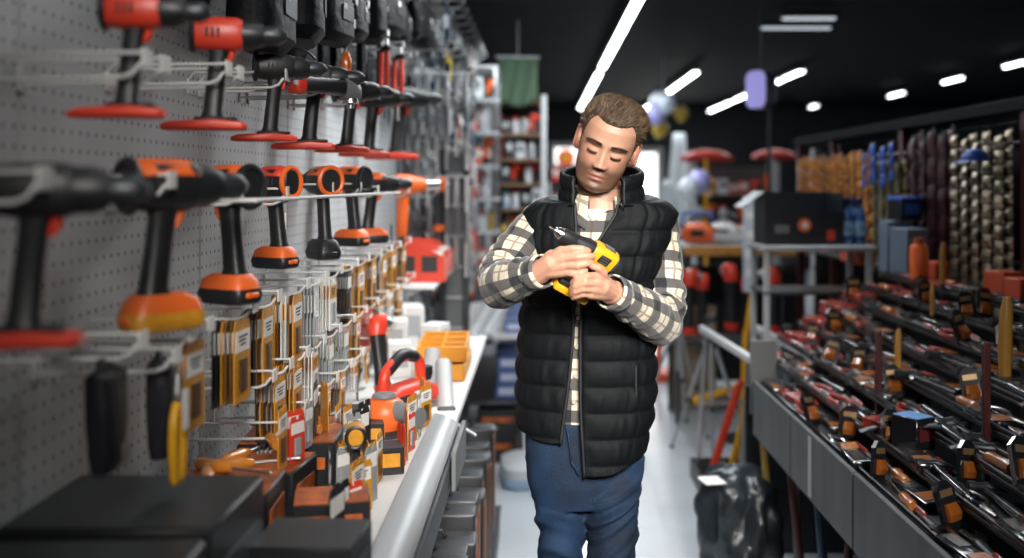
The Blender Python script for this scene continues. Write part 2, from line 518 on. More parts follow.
# ---------------- hair, brows, lashes
def zline(p):
    return float(np.interp(p, [0, .35, .62, .8, .98, 1.12, 1.25, 1.45, 1.62, 1.85, 2.2, 2.6, PI], [.074, .077, .083, .070, .036, .006, -.014, -.014, .018, .012, -.035, -.058, -.066]))
hs = MB()
rings = []
scalp = []
for i in range(70):
    z_ = -.07 + (.1868) * i / 69
    r = []
    for k in range(120):
        t = 2 * PI * k / 120
        p = head_point(t, z_)
        ph = math.atan2(abs(p.x), -(p.y - .01))
        dz = z_ - zline(ph)
        top = float(smoothstep(.015, .085, z_))
        off = (.0020 + .0085 * top) * float(smoothstep(0, .012, dz)) if dz > 0 else -.004
        c = Vector((0, .012, .02)); d = (p - c).normalized()
        r.append(p + d * off)
        if dz > 0.001: scalp.append((p, d, ph, dz, top))
    rings.append(r)
hs.rings(rings, True, True, HM)
hair = hs.build('hair', HAIRD, man, 180)
hl_ = MB()
rnd = random.Random(3)
NH = 4600
for q in range(NH):
    # more strands on the crown, all combed back and towards the viewer's right
    p, d, ph, dz, top = scalp[rnd.randrange(len(scalp))]
    if rnd.random() > .35 + .65 * top: continue
    fringe = top * float(smoothstep(.06, .0, p.y + .05))
    ln = (.0045 + .021 * top + .012 * fringe) * rnd.uniform(.75, 1.2) * float(smoothstep(-.004, .02, dz) * .7 + .3)
    clump = noise.noise_vector(p * 32) * .55
    flow = Vector((.30 * top + .0 * math.copysign(1, p.x), .62 * top, -.9 * (1 - top) + .25 * top)) + Vector((.25 * clump.x, .25 * clump.y, .3 * clump.z))
    flow = flow + Vector((rnd.gauss(0, .12), rnd.gauss(0, .12), rnd.gauss(0, .12)))
    flow = flow - d * flow.dot(d)
    if flow.length < 1e-4: continue
    flow.normalize()
    lift = .42 * top + .12
    a = p + d * (.001 + .002 * top)
    b = a + (d * lift + flow * .6).normalized() * ln * .5
    c = b + (d * (lift * .25) + flow).normalized() * ln * .55
    w = .0009 + .0009 * top
    hl_.tube([a, b, c], [w, w * .95, w * .35], 3, False, HM)
st = hl_.build('hair_strands', HAIRM, hair, 180)
for sx in (-1, 1):
    br = MB()
    for q in range(260):
        u = rnd.random()
        xx = sx * (.012 + .040 * u); zz = .0215 + .0060 * math.sin(u * 2.3) - .005 * u * u + rnd.uniform(-.0036, .0036) * (1.1 - .7 * u)
        t = 0
        # find the face point under this x,z
        best = None
        lo, hi = 0.0, 1.3
        for _ in range(18):
            mid = (lo + hi) / 2
            if head_point(mid, zz).x < abs(xx): lo = mid
            else: hi = mid
        p = head_point(lo * sx, zz)
        dirv = Vector((sx * .8, -.25, .35 - .5 * u)).normalized()
        p = p + Vector((0, -.0008, 0))
        br.tube([p, p + dirv * .004, p + dirv * .0075 + Vector((0, .001, -.0004))], [.0006, .0006, .0002], 3, False, HM)
    br.build('eyebrow', mat('brow_hair', (.055, .034, .021), .6), man, 180)
for sx in (-1, 1):
    la = MB()
    for q in range(34):
        u = q / 33
        xx = .0180 + .0275 * u; zz = -.0062 + .0030 * (2 * u - 1) ** 2 - .001 * u
        lo, hi = 0.0, 1.3
        for _ in range(18):
            mid = (lo + hi) / 2
            if head_point(mid, zz).x < xx: lo = mid
            else: hi = mid
        p = head_point(lo * sx, zz)
        la.tube([p, p + Vector((sx * .001, -.004, -.0022)), p + Vector((sx * .002, -.0065, -.0030))], [.0006, .0005, .0002], 3, False, HM)
    la.build('eyelashes', HAIRD, man, 180)

# ---------------- vest
VC = [  # py, left px, right px, half depth
      (205, 524, 676, .088), (213, 524, 676, .106), (228, 523, 672, .118), (250, 527, 664, .128), (275, 524, 656, .132), (300, 522, 654, .134), (330, 520, 654, .132), (360, 518, 655, .130),
      (390, 517, 655, .131), (415, 518, 652, .133), (435, 519, 647, .135), (465, 521, 641, .135)]
GAP = [(188, 577, 618), (200, 572, 620), (212, 574, 615), (225, 575, 607), (245, 575, 594), (270, 575, 585), (300, 574.5, 582), (330, 573.5, 581), (360, 570.5, 581), (390, 567, 581), (412, 563.5, 582), (435, 561, 584), (465, 560, 586)]
YAW = Matrix.Rotation(math.radians(-7), 3, 'Z')
def vest_ring(py, tl, tr, n, off=0.0):
    l, r, b = (interp(py, VC, k) for k in (1, 2, 3))
    a = (r - l) / 2 * TY / F + off; b = b + off
    c = V3((l + r) / 2, py, TY)
    e = 2.5
    out = []
    for i in range(n):
        t = tl + (tr - tl) * i / (n - 1)
        st, ct = math.sin(t), math.cos(t)
        q = Vector((a * math.copysign(abs(st) ** (2 / e), st), -b * math.copysign(abs(ct) ** (2 / e), ct), 0))
        out.append((c + YAW @ q, (YAW @ Vector((q.x / a ** 2, q.y / b ** 2, 0))).normalized(), t))
    return out
def gap_t(py, side):
    l, r, b = (interp(py, VC, k) for k in (1, 2, 3))
    gx = interp(py, GAP, 1 if side < 0 else 2)
    c = (l + r) / 2
    k = (gx - c) / ((r - l) / 2)
    k += .05   # the chest is turned a little
    k *= (TY - b) / TY
    return math.copysign(abs(k) ** (2.5 / 2), k)
NU = 190
vm = MB(); vr = []
NV = 150
SEAM = .0645
ztop = V3(0, 213, TY).z
for j in range(NV + 1):
    v = j / NV
    row = []
    for i in range(NU):
        u = i / (NU - 1)
        # hem: the viewer's left front is shorter, the right front hangs lower
        hem = float(np.interp(u, [0, .06, .25, .5, .75, .94, 1], [462, 461, 444, 436, 420, 431, 432]))
        py = hem + (213 - hem) * v
        tl = gap_t(py, 1); tr = 2 * PI + gap_t(py, -1)
        t = tl + (tr - tl) * u
        l, r, b = (interp(py, VC, k) for k in (1, 2, 3))
        a = (r - l) / 2 * TY / F
        c = V3((l + r) / 2, py, TY)
        e = 2.5
        st, ct = math.sin(t), math.cos(t)
        q = Vector((a * math.copysign(abs(st) ** (2 / e), st), -b * math.copysign(abs(ct) ** (2 / e), ct), 0))
        nrm = (YAW @ Vector((st * .9, -ct, 0))).normalized()
        zz = (ztop - c.z) / SEAM + .35
        ph = zz - math.floor(zz)
        puff = .0105 * (math.sin(PI * ph) ** .5) - .005
        edge = min(u, 1 - u) * 60
        puff *= min(1, edge)
        wr = noise.noise(Vector((t * 9, c.z * 6, 3))) * .004 * math.sin(PI * ph) + noise.noise(Vector((t * 24, c.z * 14, 9))) * .0022 * math.sin(PI * ph) ** .5
        # princess seam down each front panel of the chest
        for ts in (.62, 2 * PI - .72):
            if c.z > 1.30: puff -= .006 * math.exp(-((t - ts) / .035) ** 2)
        row.append(c + YAW @ q + nrm * (puff + wr))
    vr.append(row)
# shoulders up to the collar base, then the standing collar
CB = V3(600, 196, 2.575)
def collar_pt(u, rr, h, lean):
    tl, tr = math.radians(34), 2 * PI - math.radians(38)
    t = tl + (tr - tl) * u
    c = CB + Vector((.004, lean, h))
    return c + YAW @ Vector((rr * 1.08 * math.sin(t), -rr * math.cos(t), (.020 * math.cos(t) * -1)))
for s_, in [(k / 12,) for k in range(1, 13)]:
    row = []
    for i in range(NU):
        u = i / (NU - 1)
        p0 = vr[NV][i]; p1 = collar_pt(u, .096, -.016, 0)
        m = p0.lerp(p1, s_)
        m.z += .018 * math.sin(PI * s_) + .006 * math.sin(PI * ((s_ * 2) % 1)) ** .5
        row.append(m)
    vr.append(row)
for h in [k / 16 for k in range(1, 17)]:
    row = []
    for i in range(NU):
        u = i / (NU - 1)
        rr = .096 - .002 * h
        rr += .007 * math.sin(PI * ((h * 2) % 1)) ** .6 * (1 if h < .999 else 0) + noise.noise(Vector((u * 40, h * 4, 1))) * .003
        row.append(collar_pt(u, rr, -.016 + .082 * h, -.004 * h))
    vr.append(row)
vm.rings(vr, False, False)
vest = vm.build('vest', VEST, man, 180)
so = vest.modifiers.new('t', 'SOLIDIFY'); so.thickness = .012; so.offset = -1
# zip tapes along both front edges, with a dull pull
for idx in (0, NU - 1):
    zp = MB(); zp.tube([r[idx] + Vector((0, -.003, 0)) for r in vr[::3]], .0042, 6)
    zp.build('zip_tape', VESTIN, vest, 180)
pk = MB()
pp = [V3(636, 366 + 4 * k, 2.478) for k in range(11)]
pk.tube([p for p in pp], .0035, 6); pk.build('pocket_welt', VESTIN, vest, 180)

# ---------------- shirt
sm = MB()
srows = []
for j in range(46):
    py = 415 - (415 - 209) * j / 45
    l, r, b = (interp(py, VC, k) for k in (1, 2, 3))
    a = (r - l) / 2 * TY / F - .024
    srows.append([V3((l + r) / 2 + (2 if py > 380 else 0), py, TY) + YAW @ Vector((a * math.copysign(abs(math.sin(t)) ** .85, math.sin(t)), -(b - (.013 if py < 290 else .020)) * math.copysign(abs(math.cos(t)) ** .85, math.cos(t)), 0)) for t in [2 * PI * k / 80 - .40 for k in range(80)]])
nbk = V3(600, 200, 2.575)
for k in range(1, 7):
    f = k / 6
    srows.append([p.lerp(nbk + Vector((.072 * math.sin(t), -.070 * math.cos(t), -.005 - .026 * math.cos(t))), f) for p, t in zip(srows[45], [2 * PI * q / 80 - .40 for q in range(80)])])
sm.rings(srows, False, True, uv=True)
shirt = sm.build('shirt', PLAID, man, 180)
# folded collar
cm = MB(); crow = []
for h, rr in ((0, .072), (.020, .068), (.034, .067), (.036, .074), (.020, .082), (.000, .090), (-.012, .096)):
    r = []
    for k in range(61):
        t = math.radians(26) + (2 * PI - math.radians(52)) * k / 60
        pt_ = abs(k - 30) / 30
        drop = (.034 * pt_ ** 4) if rr > .07 and h < .03 else 0
        r.append(nbk + Vector((rr * math.sin(t), -rr * math.cos(t), h - .020 * math.cos(t) - drop - .008)))
    crow.append(r)
cm.rings(crow, False, False, uv=True)
co_ = cm.build('shirt_collar', PLAID, shirt, 180)
so = co_.modifiers.new('t', 'SOLIDIFY'); so.thickness = .002
# white tee at the open neck
tm = MB()
tm.loft([(V3(593, 221, 2.505), (.006, 0, 0), (0, .004, 0)), (V3(595, 214, 2.505), (.020, 0, 0), (0, .007, 0)), (V3(597, 209, 2.514), (.030, 0, 0), (0, .010, 0))], 16)
tm.build('undershirt', WHITEC, shirt, 180)
for k, py in enumerate((318, 347, 376, 402)):
    bt = MB(); bt.lathe([(.001, -.0015), (.0052, -.0015), (.0058, 0), (.0052, .0015), (.001, .0015)], 12, axis='Y')
    l, r, b = (interp(py, VC, q) for q in (1, 2, 3))
    o = bt.build('shirt_button', mat('pale_button', (.45, .40, .33), .4), shirt)
    o.location = V3((interp(py, GAP, 1) + interp(py, GAP, 2)) / 2 + .5, py, TY - b + .0175)
def bez(P, n):
    """smooth path through the points (Catmull-Rom)"""
    out = []
    Q = [P[0] * 2 - P[1]] + list(P) + [P[-1] * 2 - P[-2]]
    for i in range(1, len(Q) - 2):
        for k in range(n):
            t = k / n
            a, b, c, d = Q[i - 1], Q[i], Q[i + 1], Q[i + 2]
            out.append(.5 * ((2 * b) + (c - a) * t + (2 * a - 5 * b + 4 * c - d) * t * t + (3 * b - a - 3 * c + d) * t ** 3))
    out.append(Q[-2]); return out
def sleeve(arm, root, rads, seed, cufft):
    P = [root] + [p.copy() for p in arm]
    P[-1] = P[-2].lerp(P[-1], cufft)
    path = bez(P, 14)
    n = len(path)
    base_r = [float(np.interp(i / (n - 1), [k / (len(rads) - 1) for k in range(len(rads))], rads)) for i in range(n)]
    m = MB()
    m.tube(path, base_r, 40, False, uv=True, up=(0, 1, 0))
    # folds: rings of cloth bunched round the elbow and above the cuff, sag below the forearm
    N = 40
    for i in range(n):
        s_ = i / (n - 1)
        amp = .0035 + .0075 * math.exp(-((s_ - .52) / .13) ** 2) + .004 * math.exp(-((s_ - .92) / .06) ** 2)
        for k in range(N):
            v = Vector(m.v[i * N + k]); d = v - path[i]
            w = noise.noise(Vector((s_ * 26 + seed, math.cos(2 * PI * k / N) * 1.1, math.sin(2 * PI * k / N) * 1.1 + seed)))
            d2 = d * (1 + w * amp / base_r[i] * 1.6)
            sag = .010 * math.exp(-((s_ - .6) / .2) ** 2) * max(0, -d.normalized().z)
            m.v[i * N + k] = tuple(path[i] + d2 + Vector((0, 0, -sag)))
    o = m.build('sleeve', PLAID, shirt, 180)
    so = o.modifiers.new('t', 'SOLIDIFY'); so.thickness = .003; so.offset = -1
    # cuff
    c0, c1 = path[-1], path[-1] + (path[-1] - path[-4]).normalized() * .030
    q = MB(); q.tube([c0 + (c0 - c1) * .5, c0, c0.lerp(c1, .5), c1], [rads[-1] + .0015, rads[-1] + .004, rads[-1] + .004, rads[-1] + .0025], 40, False, uv=True, up=(0, 1, 0))
    cu = q.build('cuff', PLAID, shirt, 180)
    so = cu.modifiers.new('t', 'SOLIDIFY'); so.thickness = .004
    return path
pa = sleeve(ARM_A, V3(562, 218, 2.63), [.060, .062, .060, .057, .048, .036], 1.3, .80)
pb = sleeve(ARM_B, V3(640, 222, 2.645), [.060, .062, .060, .058, .049, .038], 5.1, .84)
# ---------------- jeans and shoes
jm = MB()
jm.loft([(V3(583, 415, TY), (.150, .015, 0), (0, .106, 0)), (V3(583, 445, TY), (.150, .015, 0), (0, .112, 0)), (V3(584, 478, TY), (.148, .01, 0), (0, .110, 0)), (V3(584, 500, TY), (.13, .01, 0), (0, .10, 0))], 40, p=2.4)
def jleg(leg, wid, seed, knee):
    P = bez(leg[:5], 22)
    n = len(P); secs = []
    for i, p in enumerate(P):
        s_ = i / (n - 1)
        r = float(np.interp(s_, [0, .25, .5, .75, 1], wid))
        secs.append((p, (r, 0, 0), (0, r * 1.12, 0)))
    m = MB(); m.loft(secs, 44)
    for i in range(n):
        s_ = i / (n - 1)
        amp = .008 + .024 * math.exp(-((s_ - knee) / .10) ** 2) + .016 * math.exp(-((s_ - .97) / .07) ** 2)
        for k in range(44):
            v = Vector(m.v[i * 44 + k]); d = v - P[i]
            th = 2 * PI * k / 44
            w = noise.noise(Vector((s_ * 34 + .9 * math.cos(th + seed) * 2.2, math.sin(th) * .7 + seed, seed)))
            m.v[i * 44 + k] = tuple(P[i] + d * (1 + w * amp / .07))
    jm.add(m.v, m.f)
jleg(LEG_A, [.081, .061, .053, .054, .055], 2.0, .24)
jleg(LEG_B, [.081, .064, .055, .055, .056], 6.0, .24)
jeans = jm.build('jeans', DENIM, man, 180)
realize(jeans, .005, 1, .5)
wb = MB(); 
for a0, a1, b0, b1 in ((566, 424, 571, 462), (571, 462, 579, 476)):
    wb.tube([V3(a0, a1, TY - .124), V3((a0 + b0) / 2 + 1, (a1 + b1) / 2, TY - .127), V3(b0, b1, TY - .122)], .0018, 5)
wb.build('fly_seam', mat('dark_denim_seam', (.012, .03, .07), .8), jeans, 180)
SHOE = mat('brown_leather_shoe', (.05, .03, .02), .45); SOLE = mat('dark_rubber_sole', (.015, .015, .015), .7)
for leg in (LEG_A, LEG_B):
    ax, ay = leg[-1].x, leg[-1].y
    s1 = MB(); s1.loft([((ax, ay + .075, .05), (.030, 0, 0), (0, 0, .025)), ((ax, ay + .05, .062), (.042, 0, 0), (0, 0, .048)), ((ax, ay, .066), (.044, 0, 0), (0, 0, .052)),
                        ((ax, ay - .07, .050), (.046, 0, 0), (0, 0, .036)), ((ax, ay - .14, .042), (.048, 0, 0), (0, 0, .026)), ((ax, ay - .19, .036), (.034, 0, 0), (0, 0, .018))], 18)
    sh = s1.build('shoe', SHOE, man, 180)
    s2 = MB(); s2.loft([((ax, ay + .08, .013), (.030, 0, 0), (0, 0, .013)), ((ax, ay + .05, .013), (.044, 0, 0), (0, 0, .013)), ((ax, ay - .05, .013), (.046, 0, 0), (0, 0, .013)),
                        ((ax, ay - .14, .013), (.052, 0, 0), (0, 0, .013)), ((ax, ay - .20, .014), (.034, 0, 0), (0, 0, .012))], 18, p=3)
    s2.build('shoe_sole', SOLE, sh, 60)

# ---------------- the drill he holds
YEL = mat('tool_yellow', (.72, .36, .012), .38); TBLK = mat('tool_black', (.014, .015, .017), .5)
CHROME = mat('bright_steel', (.62, .62, .63), .25, 1.0); BADGE = mat('black_badge', (.01, .01, .012), .3)
hd = empty('cordless_drill', label='yellow and black cordless drill held in the hands of the man', cat='drill')
tip = V3(550.5, 227.5, 2.215); rear = V3(613.5, 263.5, 2.270)
bx = (tip - rear).normalized()
hx = V3(563, 289, 2.285) - V3(602, 262, 2.268)
hx = (hx - bx * hx.dot(bx) * .75).normalized()
by = hx.cross(bx).normalized()
up = -hx
L_ = .186
DM = Matrix(((bx.x, by.x, up.x, rear.x), (bx.y, by.y, up.y, rear.y), (bx.z, by.z, up.z, rear.z), (0, 0, 0, 1))) @ Matrix.Scale((tip - rear).length / L_, 4) @ Matrix.Diagonal((1, .86, .86, 1))
q = MB(); q.loft([((.000, 0, 0), (0, .020, 0), (0, 0, .022)), ((.006, 0, 0), (0, .029, 0), (0, 0, .031)), ((.030, 0, 0), (0, .031, 0), (0, 0, .034)), ((.060, 0, 0), (0, .031, 0), (0, 0, .034)), ((.070, 0, 0), (0, .027, 0), (0, 0, .030))], 28, p=3.2, M=DM)
q.build('motor_housing', YEL, hd)
q = MB(); q.loft([((.068, 0, 0), (0, .026, 0), (0, 0, .028)), ((.085, 0, 0), (0, .027, 0), (0, 0, .029)), ((.105, 0, 0), (0, .022, 0), (0, 0, .023)), ((.118, 0, 0), (0, .0205, 0), (0, 0, .0215))], 28, p=2.4, M=DM)
q.build('gear_housing', TBLK, hd)
q = MB(); q.lathe([(.002, .117), (.019, .117), (.0205, .122), (.0205, .148), (.0185, .154), (.002, .154)], 24, axis='X', M=DM); ck = q.build('chuck', TBLK, hd)
q = MB(); q.lathe([(.002, .153), (.0175, .153), (.0150, .163), (.0085, .172), (.0075, .174), (.002, .174)], 20, axis='X', M=DM); q.build('chuck_nose', CHROME, ck)
q = MB(); q.lathe([(.001, .172), (.0032, .172), (.0030, L_), (.001, L_ + .004)], 10, axis='X', M=DM); q.build('drill_bit', CHROME, ck)
q = MB(); q.box((.033, .0, .0340), (.030, .026, .0022), .0008, M=DM); q.build('top_badge', BADGE, hd)
# the side badge with vent slots that faces us
sd = 1 if (DM.to_3x3() @ Vector((0, 1, 0))).y < 0 else -1
q = MB(); q.box((.036, sd * .0312, .004), (.030, .0025, .026), .001, M=DM); bd = q.build('side_badge', BADGE, hd)
q = MB()
for k in range(3): q.box((.036, sd * .0326, -.004 + .008 * k), (.022, .001, .0025), M=DM)
q.build('vent_slots', mat('grey_print', (.10, .10, .105), .5), bd)
q = MB(); q.loft([((-.004, 0, 0), (0, .019, 0), (0, 0, .020)), ((.001, 0, 0), (0, .024, 0), (0, 0, .026)), ((.004, 0, 0), (0, .026, 0), (0, 0, .028))], 24, p=3, M=DM); q.build('motor_cap', mat('smoke_grey_plastic', (.10, .095, .12), .4), hd)
q = MB(); q.loft([((.038, 0, -.024), (.022, 0, 0), (0, .016, 0)), ((.036, 0, -.05), (.0185, 0, 0), (0, .015, 0)), ((.030, 0, -.085), (.0185, 0, 0), (0, .0155, 0)), ((.028, 0, -.105), (.024, 0, 0), (0, .019, 0))], 20, p=2.6, M=DM); q.build('grip', TBLK, hd)
q = MB(); q.loft([((.062, 0, -.034), (.006, 0, 0), (0, .006, 0)), ((.060, 0, -.05), (.007, 0, 0), (0, .007, 0)), ((.054, 0, -.060), (.006, 0, 0), (0, .006, 0))], 12, M=DM); q.build('trigger', TBLK, hd)
q = MB(); q.box((.040, 0, -.113), (.092, .056, .020), .006, M=DM, seg=2); q.build('battery_shoe', TBLK, hd)
q = MB(); q.box((.040, 0, -.132), (.096, .062, .022), .006, M=DM, seg=2); q.build('battery', YEL, hd)
# ------------------------------------------------------------------ setting
WX = -.76          # face of the perforated wall
CEIL = 3.02
FLOORM = mat('polished_pale_floor', (.50, .535, .565), .22, var=.10, scale=2.2, bump=.04, bscale=6)
CEILM = mat('black_ceiling_paint', (.0040, .0068, .0095), .85, var=.3, scale=3, spec=.08)
DARKW = mat('charcoal_wall_paint', (.012, .016, .020), .7, var=.2, scale=4)
WHITEP = mat('white_powder_coat', (.62, .62, .61), .45)
STEEL = mat('brushed_steel', (.50, .51, .52), .34, 1.0)
DSTEEL = mat('dark_steel', (.06, .064, .07), .42, .7)
BLACKP = mat('black_plastic', (.0125, .0135, .0155), .42)
GREYP = mat('grey_plastic', (.16, .165, .17), .5)
LGREY = mat('light_grey_metal', (.42, .43, .44), .5)
ORANGE = mat('tool_orange', (.78, .135, .022), .40)
RED = mat('tool_red', (.66, .048, .022), .38)
AMBER = mat('amber_card', (.60, .265, .022), .42, var=.12, scale=60)
BROWN = mat('brown_smoked_plastic', (.085, .042, .016), .3)
WHITE = mat('white_label', (.78, .77, .74), .6)
CREAM = mat('cream_label', (.62, .56, .44), .6)
INK = mat('dark_ink', (.02, .02, .022), .6)
CLEAR = mat('grey_blister', (.30, .32, .33), .16)
BLUE = mat('bright_blue', (.03, .10, .42), .38)
LBLUE = mat('pale_blue_plastic', (.30, .43, .58), .45)
LAV = mat('lavender_plastic', (.36, .33, .66), .45)
MAROON = mat('maroon_paint', (.055, .010, .012), .4)
WOODM = mat('pale_wood', (.42, .28, .15), .6, var=.3, scale=12, stretch=(1, 1, .12))
TEAL = mat('dull_green', (.06, .13, .085), .6)
def st_box(name, c, size, m, bev=0, label=None):
    q = MB(); q.box(c, size, bev); return structure(q.build(name, m), label)
st_box('floor', (3.0, 9, -.05), (9.6, 23.2, .1), FLOORM)
st_box('ceiling', (3.0, 9, CEIL + .05), (9.6, 23.2, .1), CEILM)
st_box('wall_left', (WX - .14, 9, CEIL / 2), (.2, 23.2, CEIL), DARKW)
st_box('wall_right', (7.8, 9, CEIL / 2), (.2, 23.2, CEIL), DARKW)
st_box('wall_near', (3.5, -2.6, CEIL / 2), (8.8, .2, CEIL), DARKW)
# far wall with the bright doorway and the window
YB = 18.6
def zat(py, Y): return EYE - (py - HY) * Y / F
def xat(px, Y): return (px - CX) * Y / F
dx0, dx1, dzt = xat(631, YB), xat(663, YB), zat(147, YB)
wx0, wx1, wz0, wz1 = xat(549, YB), xat(583, YB), zat(170, YB), zat(142, YB)
q = MB()
def wallpiece(x0, x1, z0, z1): q.box(((x0 + x1) / 2, YB + .1, (z0 + z1) / 2), (x1 - x0, .2, z1 - z0))
wallpiece(-1.0, wx0, 0, CEIL); wallpiece(wx0, wx1, 0, wz0); wallpiece(wx0, wx1, wz1, CEIL); wallpiece(wx1, dx0, 0, CEIL)
wallpiece(dx0, dx1, dzt, CEIL); wallpiece(dx1, 7.8, 0, CEIL)
structure(q.build('wall_far', DARKW))
DAY = mat('daylight_outside', (.8, .8, .8), .9, emit=(1.0, .97, .92), estr=2.2)
q = MB(); q.box((xat(606, YB), YB + 1.6, 1.6), (4.6, .1, 3.2)); structure(q.build('exterior_daylight', DAY))
GLASS = mat('clear_glass', (.9, .93, .95), .03, trans=1.0)
def opening(kind, x0, x1, z0, z1):
    f = MB(); t = .11
    f.box(((x0 + t / 2), YB - .02, (z0 + z1) / 2), (t, .1, z1 - z0)); f.box(((x1 - t / 2), YB - .02, (z0 + z1) / 2), (t, .1, z1 - z0))
    f.box(((x0 + x1) / 2, YB - .02, z1 - t / 2), (x1 - x0 - 2 * t, .1, t))
    if z0 > .1: f.box(((x0 + x1) / 2, YB - .02, z0 + t / 2), (x1 - x0 - 2 * t, .1, t))
    o = structure(f.build(kind, LGREY))
    p = MB(); p.box(((x0 + x1) / 2, YB + .05, (z0 + z1) / 2), (x1 - x0 - 2 * t, .012, z1 - z0 - t)); pn = p.build('pane', GLASS, o); structure(pn)
    return o
opening('door_1', dx0, dx1, 0, dzt); opening('window_1', wx0, wx1, wz0, wz1)

# ------------------------------------------------------------------ ceiling lights: real tubes in dark trays
TUBE = mat('lit_tube', (.9, .9, .9), .4, emit=(.93, .97, 1.0), estr=9.0)
def ceiling_light(x, y0, y1, label, z=CEIL - .12, w=.085, cross=False, lamp=0, tube=TUBE):
    L = y1 - y0
    e = empty('ceiling_light', (x, (y0 + y1) / 2, z), (0, 0, PI / 2 if cross else 0), label, 'light', 'ceiling strip lights')
    b = MB(); b.box((0, 0, .028), (w, L, .045), .01); b.build('housing', DSTEEL, e)
    d = MB(); d.loft([((0, -L / 2 + .02, 0), (w * .42, 0, 0), (0, 0, .012)), ((0, L / 2 - .02, 0), (w * .42, 0, 0), (0, 0, .012))], 14); d.build('diffuser', tube, e)
    for s_ in (-1, 1):
        r = MB(); r.tube([(0, s_ * L * .3, .05), (0, s_ * L * .3, CEIL - z + .01)], .004, 6); r.build('hanger', DSTEEL, e)
    return e
ceiling_light(.70, 7.0, 11.35, 'long white strip light running overhead above the head of the man')
ceiling_light(.70, 11.75, 17.3, 'white strip light nearest the hair of the man, at the far end of its run')
ceiling_light(1.83, 11.7, 14.75, 'white strip light just above the balloons')
ceiling_light(1.83, 15.1, 17.5, 'white strip light partly hidden behind the balloons')
ceiling_light(3.04, 11.6, 12.4, 'short strip light right of the lavender sign, highest of its run')
ceiling_light(3.04, 12.6, 13.3, 'short strip light touching the right side of the lavender sign')
ceiling_light(3.04, 14.0, 15.6, 'strip light emerging on the left side of the lavender sign')
ceiling_light(3.04, 15.9, 17.9, 'lowest strip light left of the lavender sign')
ceiling_light(5.2, 10.7, 11.2, 'short strip light highest at the upper right corner', w=.055)
ceiling_light(5.2, 12.3, 12.9, 'second short strip light down from the upper right corner', w=.055)
ceiling_light(5.2, 14.3, 14.9, 'third short strip light above the silver packets', w=.055)
ceiling_light(4.6, 16.6, 17.0, 'small far strip light above the orange hanging packs', w=.06)
DIMT = mat('dim_tube', (.5, .5, .5), .4, emit=(.8, .9, 1.0), estr=.55)
ceiling_light(xat(808, 8.0), 7.75, 8.2, 'dim pale strip fixture crosswise on the black ceiling at upper right', z=zat(19, 8.0), w=.10, cross=True, tube=DIMT)
ceiling_light(xat(796, 8.2), 7.9, 8.5, 'dim thin strip fixture crosswise just below the other dim one', z=zat(28, 8.2), w=.06, cross=True, tube=DIMT)
ceiling_light(xat(545, 10.5), 10.35, 10.6, 'small bright square fixture above the green banner', z=zat(19, 10.5), w=.22, cross=True, tube=mat('warm_tube', (.6, .6, .6), .4, emit=(1, .97, .9), estr=1.2))
# runs that hang over the aisle outside the frame; they light the place
ceiling_light(.70, 2.9, 6.7, 'near strip light overhead out of frame')
ceiling_light(-.15, .6, 2.2, 'strip light above the near aisle out of frame')
def area(name, loc, size, power, target, col=(1, 1, 1), spread=180, sy=None):
    l = bpy.data.lights.new(name, 'AREA'); l.energy = power; l.size = size; l.color = col
    if sy: l.shape = 'RECTANGLE'; l.size_y = sy
    l.spread = math.radians(spread)
    o = bpy.data.objects.new(name, l); COL.objects.link(o); o.location = loc
    o.rotation_euler = (Vector(target) - Vector(loc)).to_track_quat('-Z', 'Y').to_euler()
    return o
WARM = (1.0, .96, .90); COOL = (.88, .95, 1.0)
area('added_key_light', (.50, -.50, 2.72), 1.2, 15, (.18, 2.5, 1.38), WARM, 33, 1.2)  # unseen key light added to light the man from the front, no fixture
area('strip_lamp', (.55, 4.9, 2.84), .12, 30, (.35, 4.9, 0), COOL, 170, 3.4)
area('left_aisle_lamp', (.05, 3.9, 2.84), .2, 27, (-.60, 3.5, 1.2), (.97, .99, 1.0), 120, 2.0)
area('back_lamp', (.7, 9.2, 2.84), .12, 46, (.7, 9.2, 0), COOL, 170, 4.0)
area('back_lamp', (.7, 14.0, 2.84), .12, 34, (.7, 14, 0), COOL, 170, 5.0)
area('back_lamp', (2.6, 13.5, 2.84), .5, 40, (2.4, 13.5, 0), COOL, 170, 5.0)
area('right_lamp', (2.6, 6.5, 2.84), .12, 7, (1.8, 5.5, 1.0), COOL, 150, 4.0)
area('added_shelf_fill', (-.05, 7.5, 2.86), .3, 14, (-.3, 9.0, 1.2), COOL, 120, .9)  # fill light added to brighten the shelving, no fixture hangs here
area('door_light', (xat(647, YB), YB - .3, 1.4), 1.0, 25, (1.2, 10, .5), (1, .97, .93), 150, 2.0)
w = bpy.data.worlds.new('shop_air'); SC.world = w; w.use_nodes = True
w.node_tree.nodes['Background'].inputs[0].default_value = (.35, .68, .95, 1)
w.node_tree.nodes['Background'].inputs[1].default_value = .05
